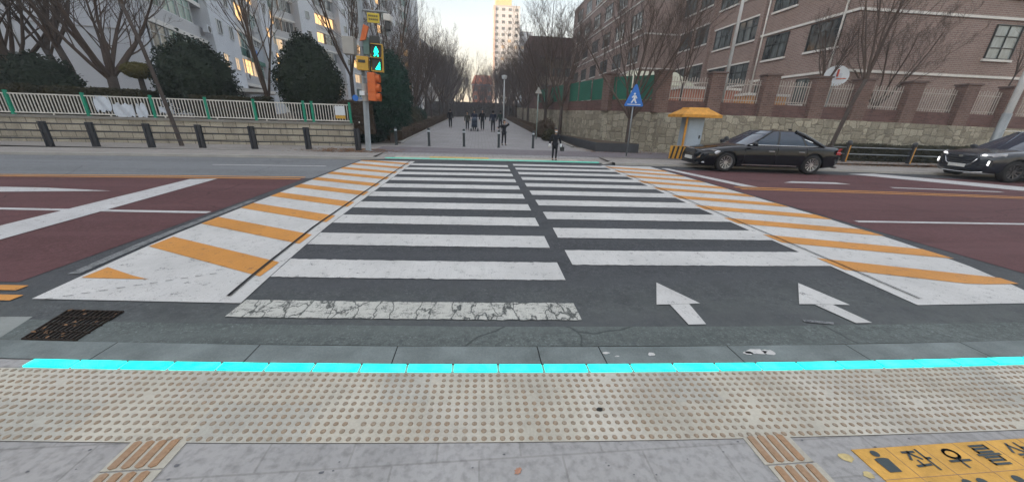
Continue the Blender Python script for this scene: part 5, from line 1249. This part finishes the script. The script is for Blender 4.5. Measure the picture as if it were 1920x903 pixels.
            mb.cyl((0, sd*w2*.55, 0), (0, sd*w2*.86, 0), .06, 16); mb.build('rim', P['rimm'], wl_)
            mb = MB(); mb.cyl((0, -sd*w2*.3, 0), (0, -sd*w2*.1, 0), r_*.62, 24); mb.build('brake_disc', M_blackmet, wl_)
    P['detail'](root)
    return root
def lampshape(root, nm, pts, m_, th=.02):
    # closed patch given as 3-d outline around its centre, thickened outwards
    c = sum((Vector(p) for p in pts), Vector())/len(pts); nn = (Vector(pts[1])-Vector(pts[0])).cross(Vector(pts[2])-Vector(pts[1])).normalized()
    if nn.x*1 < 0 and c.x > 0: nn = -nn
    if c.x < 0 and nn.x > 0: nn = -nn
    mb = MB(); k = len(pts); mb.v = [tuple(Vector(p)-nn*.05) for p in pts]+[tuple(Vector(p)+nn*th*.6) for p in pts]+[tuple(c+(Vector(p)-c)*.8+nn*th) for p in pts]
    mb.f = [tuple(range(2*k, 3*k))]+[(i, (i+1) % k, k+(i+1) % k, k+i) for i in range(k)]+[(k+i, k+(i+1) % k, 2*k+(i+1) % k, 2*k+i) for i in range(k)]; mb.mi = [0]*len(mb.f)
    return mb.build(nm, m_, root, clean=True)
def sedan_detail(root):
    mb = MB(); mb.box(2.44, -.40, .40, 2.50, .40, .74); gg = mb.build('grille', M_blackmet, root, bevel=.03)
    mb = MB(); mb.box(2.485, -.43, .725, 2.515, .43, .75); mb.box(2.485, -.40, .385, 2.51, .40, .40)
    for k in range(9): y = -.34+k*.085; mb.box(2.49, y-.006, .40, 2.506, y+.006, .725)
    mb.build('grille_bars', M_chrome, gg)
    mb = MB(); mb.box(2.50, -.26, .36, 2.53, .26, .475); mb.build('number_plate', M_plate, root, bevel=.004)
    mb = MB(); mb.box(2.36, -.62, .20, 2.47, .62, .31); mb.build('air_intake', M_blackmet, root, bevel=.02)
    for sd in (-1, 1):
        lampshape(root, 'headlight', [(2.415, sd*.50, .60), (2.25, sd*.78, .595), (2.0, sd*.90, .64), (1.88, sd*.905, .71), (2.1, sd*.84, .745), (2.36, sd*.58, .70)], M_lens, .03)
        mb = MB(); mb.ell((2.33, sd*.72, .30), .04, .11, .035, 10, 6); mb.build('fog_light', M_lens, root)
        lampshape(root, 'tail_light', [(-2.50, sd*.55, .74), (-2.40, sd*.82, .74), (-2.15, sd*.915, .76), (-2.18, sd*.905, .86), (-2.42, sd*.78, .90), (-2.50, sd*.55, .88)], M_tail, .02)
    mb = MB(); mb.box(-2.535, -.26, .62, -2.51, .26, .74); mb.build('number_plate', M_plate, root)
    for sd in (-1, 1): mb = MB(); mb.box(-2.5, sd*.6-.1, .22, -2.44, sd*.6+.1, .28); mb.build('exhaust', M_chrome, root)
    mb = MB(); mb.box(-1.05, -.03, 1.44, -.95, .03, 1.50); mb.build('antenna_fin', M_carp, root, bevel=.01)
SED = dict(xf=2.50, xr=-2.52, w=1.86, r=.335, axles=(1.60, -1.42),
    half=[(-2.52, .62), (-2.45, .76), (-2.25, .86), (-1.8, .92), (-1, .93), (1.2, .93), (1.8, .915), (2.15, .87), (2.38, .74), (2.50, .56)],
    top=[(-2.52, .86), (-2.42, .955), (-2.2, .99), (-1.7, 1.0), (0, .96), (1.0, .96), (1.4, .91), (1.9, .84), (2.25, .77), (2.42, .70), (2.50, .58)],
    shoulder=[(-2.52, .72), (-2.3, .84), (-1.5, .88), (0, .86), (1.4, .80), (2.1, .70), (2.4, .60), (2.5, .5)],
    bot=[(-2.52, .38), (-2.3, .26), (-1.8, .2), (1.8, .18), (2.2, .19), (2.42, .22), (2.5, .28)],
    green=[(.93, -1.98, 1.12, .80, .22, .25), (1.02, -1.80, .92, .785, .22, .25), (1.18, -1.48, .62, .72, .2, .22), (1.32, -1.18, .36, .655, .17, .2), (1.405, -.95, .18, .60, .15, .18)],
    pillars=[(-.12, -.22, .07, 'door_pillar'), (-1.16, -.88, .06, 'door_pillar'), (-1.62, -.80, .10, 'rear_pillar')], postr=(.028, .07), chrome=True,
    gaps=(1.02, -.10, -1.12), handles=(.12, -.92), hz=.74, mirror=(.80, .98), spokes=11, spw=.012, rimm=M_rim, detail=sedan_detail)
car = make_car('sedan_car', SED, M_carp, 'glossy black four-door sedan driving left past the yellow-roofed booth', 'car')
cc = Vector((10.35, 12.42)); hd = math.atan2(.10, -.995); car.location = (cc.x, cc.y, .002); car.rotation_euler = (0, 0, hd)
M_beam = emit('car_headlamp_light', (1, .98, .95), .8)
def suv_detail(root):
    mb = MB(); mb.prism([(-.52, .52), (-.44, .84), (.44, .84), (.52, .52), (.34, .40), (-.34, .40)], 0, .05, Matrix.Translation((2.20, 0, 0)) @ Matrix.Rotation(R(90), 4, 'Z') @ Matrix.Rotation(R(90), 4, 'X')); gg = mb.build('grille', M_blackmet, root, bevel=.01)
    mb = MB()
    for z in (.50, .58, .66, .74): mb.box(2.255, -.42, z, 2.265, .42, z+.012)
    mb.build('grille_bars', M_frame, gg)
    mb = MB(); mb.tube([(2.26, -.50, .74), (2.275, -.40, .56), (2.28, -.28, .50), (2.285, 0, .48), (2.28, .28, .50), (2.275, .40, .56), (2.26, .50, .74)], .014, 6); mb.build('chrome_trim', M_chrome, gg, smooth=True)
    mb = MB(); mb.prism([(.07*math.cos(i*.524), .035*math.sin(i*.524)) for i in range(12)], 0, .01, Matrix.Translation((2.27, 0, .79)) @ Matrix.Rotation(R(90), 4, 'Z') @ Matrix.Rotation(R(90), 4, 'X')); mb.build('emblem', M_chrome, gg)
    mb = MB(); mb.box(2.29, -.26, .42, 2.32, .26, .53); mb.build('number_plate', M_plate, root, bevel=.004)
    mb = MB(); mb.tube([(2.16, -.72, .30), (2.25, -.45, .26), (2.27, 0, .25), (2.25, .45, .26), (2.16, .72, .30)], .022, 6); mb.build('skid_plate', M_chrome, root, smooth=True)
    for sd in (-1, 1):
        lampshape(root, 'daylight_strip', [(2.24, sd*.52, .84), (2.10, sd*.78, .86), (1.86, sd*.90, .90), (1.84, sd*.90, .935), (2.08, sd*.80, .91), (2.24, sd*.54, .875)], M_lens, .02)
        mb = MB(); mb.ell((2.20, sd*.60, .865), .03, .06, .022, 10, 6); mb.build('running_light', M_beam, root)
        mb = MB(); mb.box(2.08, sd*.74-.09, .50, 2.16, sd*.74+.09, .72); hb = mb.build('headlight', M_blackmet, root, bevel=.02)
        mb = MB(); mb.box(2.155, sd*.74-.055, .54, 2.175, sd*.74+.055, .68); mb.build('lit_lamp', M_beam, hb)
        mb = MB(); mb.box(-.9, sd*.60-.015, 1.655, .55, sd*.60+.015, 1.685); mb.build('roof_rail', M_chrome, root)
SUV = dict(xf=2.26, xr=-2.3, w=1.88, r=.365, axles=(1.40, -1.35),
    half=[(-2.3, .7), (-2.2, .84), (-1.8, .92), (0, .94), (1.5, .94), (1.95, .90), (2.15, .80), (2.26, .62)],
    top=[(-2.3, 1.0), (-2.1, 1.08), (0, 1.08), (.95, 1.08), (1.4, 1.04), (1.9, .97), (2.12, .92), (2.26, .80)],
    shoulder=[(-2.3, .85), (-1.5, .96), (0, .96), (1.3, .95), (1.9, .86), (2.26, .70)],
    bot=[(-2.3, .45), (-2, .3), (-1.4, .24), (1.5, .24), (2.0, .26), (2.26, .34)],
    green=[(1.05, -2.15, 1.22, .82, .22, .15), (1.2, -2.05, .95, .80, .22, .15), (1.4, -1.9, .58, .74, .2, .15), (1.58, -1.7, .25, .68, .17, .15), (1.64, -1.6, .12, .65, .15, .15)],
    pillars=[(-.15, -.2, .07, 'door_pillar'), (-1.1, -1.0, .08, 'door_pillar')], postr=(.03, .05), chrome=False,
    gaps=(.9, -.15, -1.1), handles=(.1, -.9), hz=.86, mirror=(.85, 1.1), spokes=10, spw=.02, rimm=mat('dark_alloy', (.10, .10, .105), .35, .6), detail=suv_detail)
suv = make_car('suv_car', SUV, M_suvp, 'dark blue-black SUV with lit headlamps cut off by the right edge', 'car')
suv.location = (19.55, 10.9, .002); suv.rotation_euler = (0, 0, math.atan2(.16, -.987))

# ------------------------------------------------------------------ thin winter haze
mh = bpy.data.materials.new('haze'); mh.use_nodes = True; n_ = mh.node_tree.nodes; n_.remove(n_['Principled BSDF']); vv = n_.new('ShaderNodeVolumePrincipled')
vv.inputs['Color'].default_value = (.86, .90, .97, 1); vv.inputs['Density'].default_value = .0018; vv.inputs['Anisotropy'].default_value = .2
mh.node_tree.links.new(vv.outputs[0], n_['Material Output'].inputs['Volume'])
hz_ = MB(); hz_.box(-300, -200, -1.5, 300, 420, 75); tag(hz_.build('haze', mh), 'thin evening haze over the street', 'haze', kind='stuff')

# ------------------------------------------------------------------ people
def skin_mesh(joints, edges, rad, mats, name, parent, sub=1):
    keys = list(joints); idx = {k: i for i, k in enumerate(keys)}; me = bpy.data.meshes.new(name); me.from_pydata([joints[k] for k in keys], [(idx[a], idx[b]) for a, b in edges], [])
    o = bpy.data.objects.new(name, me); COL.objects.link(o); md = o.modifiers.new('skin', 'SKIN'); md.branch_smoothing = .3
    sv = me.skin_vertices[0].data
    for k in keys: r_ = rad.get(k, .04); r_ = r_ if hasattr(r_, '__len__') else (r_, r_); sv[idx[k]].radius = r_; sv[idx[k]].use_root = False
    sv[0].use_root = True
    if sub: sb = o.modifiers.new('sub', 'SUBSURF'); sb.levels = sub; sb.render_levels = sub
    dg = bpy.context.evaluated_depsgraph_get(); dg.update(); m2 = bpy.data.meshes.new_from_object(o.evaluated_get(dg)); bpy.data.objects.remove(o); bpy.data.meshes.remove(me)
    m2.materials.clear(); m2.materials.append(mats); m2.polygons.foreach_set('use_smooth', [True]*len(m2.polygons)); m2.name = name
    r_ = bpy.data.objects.new(name, m2); COL.objects.link(r_); r_.parent = parent; return r_
def person(loc, H, rz, label, coat, trou, pose='stand', child=False, hair=M_hair, mask=False, shoes=M_blackmet, stride=.0, hood=None, arms=None, skirt=False, hem=.80):
    root = empty('person', loc, rz, label, 'person'); k = H/1.7; hs = 1.18 if child else 1.0        # faces -y
    def V_(x, y, z): return (x*k, y*k, z*k)
    J = {}; hz = .92; sh = 1.40
    J['pel'] = V_(0, 0, hz); J['bel'] = V_(0, -.01, 1.08); J['che'] = V_(0, -.01, 1.28); J['nb'] = V_(0, .0, 1.44); J['nk'] = V_(0, -.01, 1.50)
    ed = [('pel', 'bel'), ('bel', 'che'), ('che', 'nb'), ('nb', 'nk')]; rd = {'pel': (.12*k, .10*k), 'bel': (.115*k, .09*k), 'che': (.14*k, .10*k), 'nb': .07*k, 'nk': .05*k}
    armj = arms or {-1: [(-.19, 0, 1.40), (-.25, .03, 1.12), (-.27, -.04, .88)], 1: [(.19, 0, 1.40), (.25, .03, 1.12), (.27, -.04, .88)]}
    for sd in (-1, 1):
        n_ = 'L' if sd < 0 else 'R'; a = armj[sd]
        J['s'+n_] = V_(*a[0]); J['e'+n_] = V_(*a[1]); J['w'+n_] = V_(*a[2]); ed += [('che', 's'+n_), ('s'+n_, 'e'+n_), ('e'+n_, 'w'+n_)]; rd.update({'s'+n_: .062*k, 'e'+n_: .042*k, 'w'+n_: .028*k})
        fw_ = (Vector(a[2])-Vector(a[1])).normalized(); side = Vector((0, 1, 0)) if abs(fw_.y) < .8 else Vector((1, 0, 0)); side = (side-fw_*side.dot(fw_)).normalized()
        P0 = Vector(a[2])+fw_*.075; J['p'+n_] = V_(*P0); ed.append(('w'+n_, 'p'+n_)); rd['p'+n_] = (.022*k, .036*k)
        nr = fw_.cross(side)
        for q, (off, ln) in enumerate(((-.033, .065), (-.012, .078), (.010, .074), (.031, .058))):
            b = P0+side*off+fw_*.02; c = b+fw_*ln*.5+nr*.006*sd; e = c+fw_*ln*.45+nr*.02*sd; J['f%d%s' % (q, n_)] = V_(*b); J['g%d%s' % (q, n_)] = V_(*c); J['h%d%s' % (q, n_)] = V_(*e); ed += [('p'+n_, 'f%d%s' % (q, n_)), ('f%d%s' % (q, n_), 'g%d%s' % (q, n_)), ('g%d%s' % (q, n_), 'h%d%s' % (q, n_))]
            for l_ in 'fgh': rd['%s%d%s' % (l_, q, n_)] = .0085*k
        b = Vector(a[2])+fw_*.03-side*.035; c = b-side*.025+fw_*.035; J['t0'+n_] = V_(*b); J['t1'+n_] = V_(*c); ed += [('w'+n_, 't0'+n_), ('t0'+n_, 't1'+n_)]; rd['t0'+n_] = .011*k; rd['t1'+n_] = .009*k
        st = stride*sd
        J['h'+n_] = V_(sd*.09, 0, hz-.04); J['k'+n_] = V_(sd*.10, -.02-st*.5, .50); J['a'+n_] = V_(sd*.10, .02-st, .09+abs(st)*.05); J['b'+n_] = V_(sd*.11, -.13-st, .04+abs(st)*.02)
        ed += [('pel', 'h'+n_), ('h'+n_, 'k'+n_), ('k'+n_, 'a'+n_), ('a'+n_, 'b'+n_)]; rd.update({'h'+n_: .085*k, 'k'+n_: .055*k, 'a'+n_: .038*k, 'b'+n_: .034*k})
    body = skin_mesh(J, ed, rd, M_skin, 'body', root)
    # head joined into the body mesh: shaped ellipsoid with nose, brow, chin, ears
    hc = Vector(V_(0, -.015, 1.50+.115*hs)); hb = MB(); R_ = .095*k*hs; nu, nv = 20, 14
    for i in range(nv+1):
        th = math.pi*i/nv
        for j in range(nu):
            ph = 2*math.pi*j/nu; x, y, z = math.sin(th)*math.cos(ph), math.sin(th)*math.sin(ph), math.cos(th); jaw = 1-.22*max(0, -z); y2 = y*1.12
            if y < -.85 and -.25 < z < .15 and abs(x) < .25: y2 -= .18
            if y < -.8 and .18 < z < .35 and .15 < abs(x) < .5: y2 += .07
            hb.v.append((hc.x+x*R_*.84*jaw, hc.y+y2*R_*.95*jaw, hc.z+z*R_*1.22))
    for i in range(nv):
        for j in range(nu): hb.f.append((i*nu+j, (i+1)*nu+j, (i+1)*nu+(j+1) % nu, i*nu+(j+1) % nu)); hb.mi.append(0)
    for sd in (-1, 1): hb.ell((hc.x+sd*R_*.85, hc.y+R_*.1, hc.z), R_*.1, R_*.2, R_*.28, 8, 6)
    ho = hb.build('head_tmp', M_skin, None, smooth=True); bm = bmesh.new(); bm.from_mesh(body.data); bm.from_mesh(ho.data); bm.to_mesh(body.data); bm.free(); bpy.data.objects.remove(ho)
    ey = MB()
    for sd in (-1, 1): ey.ell((hc.x+sd*R_*.32, hc.y-R_*.93, hc.z+R_*.12), R_*.12, R_*.06, R_*.07, 8, 6)
    ey.build('eyes', M_hair, root); mo = MB(); mo.box(hc.x-R_*.25, hc.y-R_*.98, hc.z-R_*.58, hc.x+R_*.25, hc.y-R_*.80, hc.z-R_*.50); mo.build('mouth', mat('lips', (.35, .13, .1), .6), root)
    if mask: mk = MB(); mk.ell((hc.x, hc.y-R_*.45, hc.z-R_*.42), R_*.66, R_*.72, R_*.42, 12, 8); mk.build('face_mask', M_signw, root, smooth=True)
    hr = MB()
    for i in range(nv-3):
        th = math.pi*i/nv*1.0
        for j in range(nu):
            ph = 2*math.pi*j/nu; x, y, z = math.sin(th)*math.cos(ph), math.sin(th)*math.sin(ph), math.cos(th); front = y < -.55 and z < .42
            g_ = 1.10 if not front else .90; hr.v.append((hc.x+x*R_*.86*g_, hc.y+y*1.08*R_*g_+R_*.04, hc.z+z*R_*1.24*g_))
    for i in range(nv-4):
        for j in range(nu): hr.f.append((i*nu+j, (i+1)*nu+j, (i+1)*nu+(j+1) % nu, i*nu+(j+1) % nu)); hr.mi.append(0)
    hr.build('hair', hair, root, smooth=True)
    cJ = {a: J[a] for a in ('bel', 'che', 'nb', 'sL', 'eL', 'wL', 'sR', 'eR', 'wR')}; cJ['hem'] = V_(0, -.0, hem)
    skin_mesh(cJ, [('che', 'bel'), ('bel', 'hem'), ('che', 'nb'), ('che', 'sL'), ('sL', 'eL'), ('eL', 'wL'), ('che', 'sR'), ('sR', 'eR'), ('eR', 'wR')], {'bel': (.165*k, .13*k), 'che': (.175*k, .135*k), 'nb': .095*k, 'hem': (.18*k, .14*k), 'sL': .085*k, 'sR': .085*k, 'eL': .068*k, 'eR': .068*k, 'wL': .05*k, 'wR': .05*k}, coat, 'coat', root)
    tJ = {a: J[a] for a in ('pel', 'hL', 'kL', 'aL', 'hR', 'kR', 'aR')}
    skin_mesh(tJ, [('pel', 'hL'), ('hL', 'kL'), ('kL', 'aL'), ('pel', 'hR'), ('hR', 'kR'), ('kR', 'aR')], {'pel': .13*k, 'hL': .10*k, 'hR': .10*k, 'kL': .072*k, 'kR': .072*k, 'aL': .055*k, 'aR': .055*k}, trou, 'trousers', root)
    for sd in (-1, 1):
        n_ = 'L' if sd < 0 else 'R'; a = Vector(J['a'+n_]); mb = MB(); mb.ell((a.x, a.y-.06*k, a.z-.045*k), .048*k, .135*k, .045*k, 12, 8); mb.build('shoe', shoes, root, smooth=True)
    return root
p1 = person((3.02, 14.0, .03), 1.17, R(4), 'child in long black coat and white mask waiting at the far kerb', M_coat, M_coat, child=True, mask=True, hem=.62, arms={-1: [(-.19, 0, 1.38), (-.29, .02, 1.12), (-.33, -.05, .90)], 1: [(.19, 0, 1.38), (.29, .02, 1.12), (.33, -.05, .90)]})
for sd in (-1, 1):
    mb = MB(); mb.ell((3.02+sd*.225, 13.95, .03+.58), .045, .04, .07, 10, 8); mb.build('glove', M_signw, None, smooth=True)
gl_ = [o for o in COL.objects if o.name.startswith('glove')]
for g_ in gl_:
    g_.parent = p1; g_.matrix_parent_inverse = (Matrix.Translation(p1.location) @ Matrix.Rotation(R(4), 4, 'Z')).inverted()
bg_ = empty('shoulder_bag', (3.32, 14.02, .03+.36), R(4), 'small black bag hanging from the waiting child\'s hand', 'bag'); mb = MB(); mb.box(-.07, -.09, 0, .07, .09, .17); mb.build('pouch', M_blackmet, bg_, bevel=.02); mb = MB(); mb.tube([(0, -.06, .17), (0, -.03, .23), (0, .03, .23), (0, .06, .17)], .008, 6); mb.build('strap', M_blackmet, bg_)
person((1.42, 20.2, gz(20.2)), 1.3, R(20), 'child in black running past the bollard with both elbows raised', M_coat, M_coat, child=True, hair=mat('brown_hair', (.05, .03, .02), .6), stride=.08, arms={-1: [(-.19, 0, 1.40), (-.42, .0, 1.28), (-.55, -.08, 1.22)], 1: [(.19, 0, 1.40), (.40, .0, 1.46), (.22, -.12, 1.56)]})
yy = 31.5
st_ = person((-.35, yy, gz(yy)), 1.62, R(-5), 'adult in dark coat pushing a stroller toward the crossing', M_navy, M_coat, stride=.1, arms={-1: [(-.19, 0, 1.40), (-.23, -.1, 1.15), (-.18, -.38, 1.08)], 1: [(.19, 0, 1.40), (.23, -.1, 1.15), (.18, -.38, 1.08)]})
person((.35, yy+.8, gz(yy)), 1.68, R(0), 'adult in black coat walking to the right of the stroller', M_coat, M_coat, stride=.12)
person((-.95, yy+.3, gz(yy)), 1.45, R(8), 'child in dark olive jacket walking left of the stroller', mat('olive_coat', (.035, .035, .025), .85), M_coat, child=True, stride=.08)
person((1.2, 30.2, gz(30.2)), 1.66, R(180), 'adult in navy coat walking away, directly behind the running child', M_navy, M_coat, stride=.14)
person((2.0, 33.5, gz(33.5)), 1.62, R(180), 'adult in dark green coat walking away near the slim lamp pole', mat('green_coat', (.02, .035, .03), .85), M_coat, stride=.1)
person((-2.6, 34.5, gz(34.5)), 1.6, R(175), 'adult in black standing alone at the left edge of the promenade', M_coat, M_coat, stride=.05)
sr = empty('stroller', (-.33, yy-.75, gz(yy-.75)), R(-5), 'dark blue baby stroller pushed down the middle of the promenade', 'stroller')
mb = MB(); mb.prism([(-.30, .35), (.12, .30), (.28, .62), (.20, .98), (-.05, 1.0), (-.12, .70), (-.34, .52)], -.22, .22, Matrix.Rotation(R(90), 4, 'Z') @ Matrix.Rotation(R(90), 4, 'X')); mb.build('seat', M_navy, sr, bevel=.03)
mb = MB(); mb.ell((0, .0, .92), .24, .24, .2, 14, 8); mb.build('hood', mat('stroller_hood', (.05, .07, .10), .7), sr, smooth=True)
mb = MB()
for sd in (-1, 1): mb.tube([(sd*.24, .62, 1.0), (sd*.24, .2, .6), (sd*.26, -.3, .12)], .014, 6); mb.tube([(sd*.24, .0, .5), (sd*.26, .3, .12)], .014, 6)
mb.cyl((-.24, .62, 1.0), (.24, .62, 1.0), .016, 6); mb.build('frame', M_galv, sr)
for sx in (-1, 1):
    for sy in (-.3, .3): mb = MB(); mb.cyl((sx*.28-.02, sy, .11), (sx*.28+.02, sy, .11), .11, 14); mb.build('wheel', M_tyre, sr)
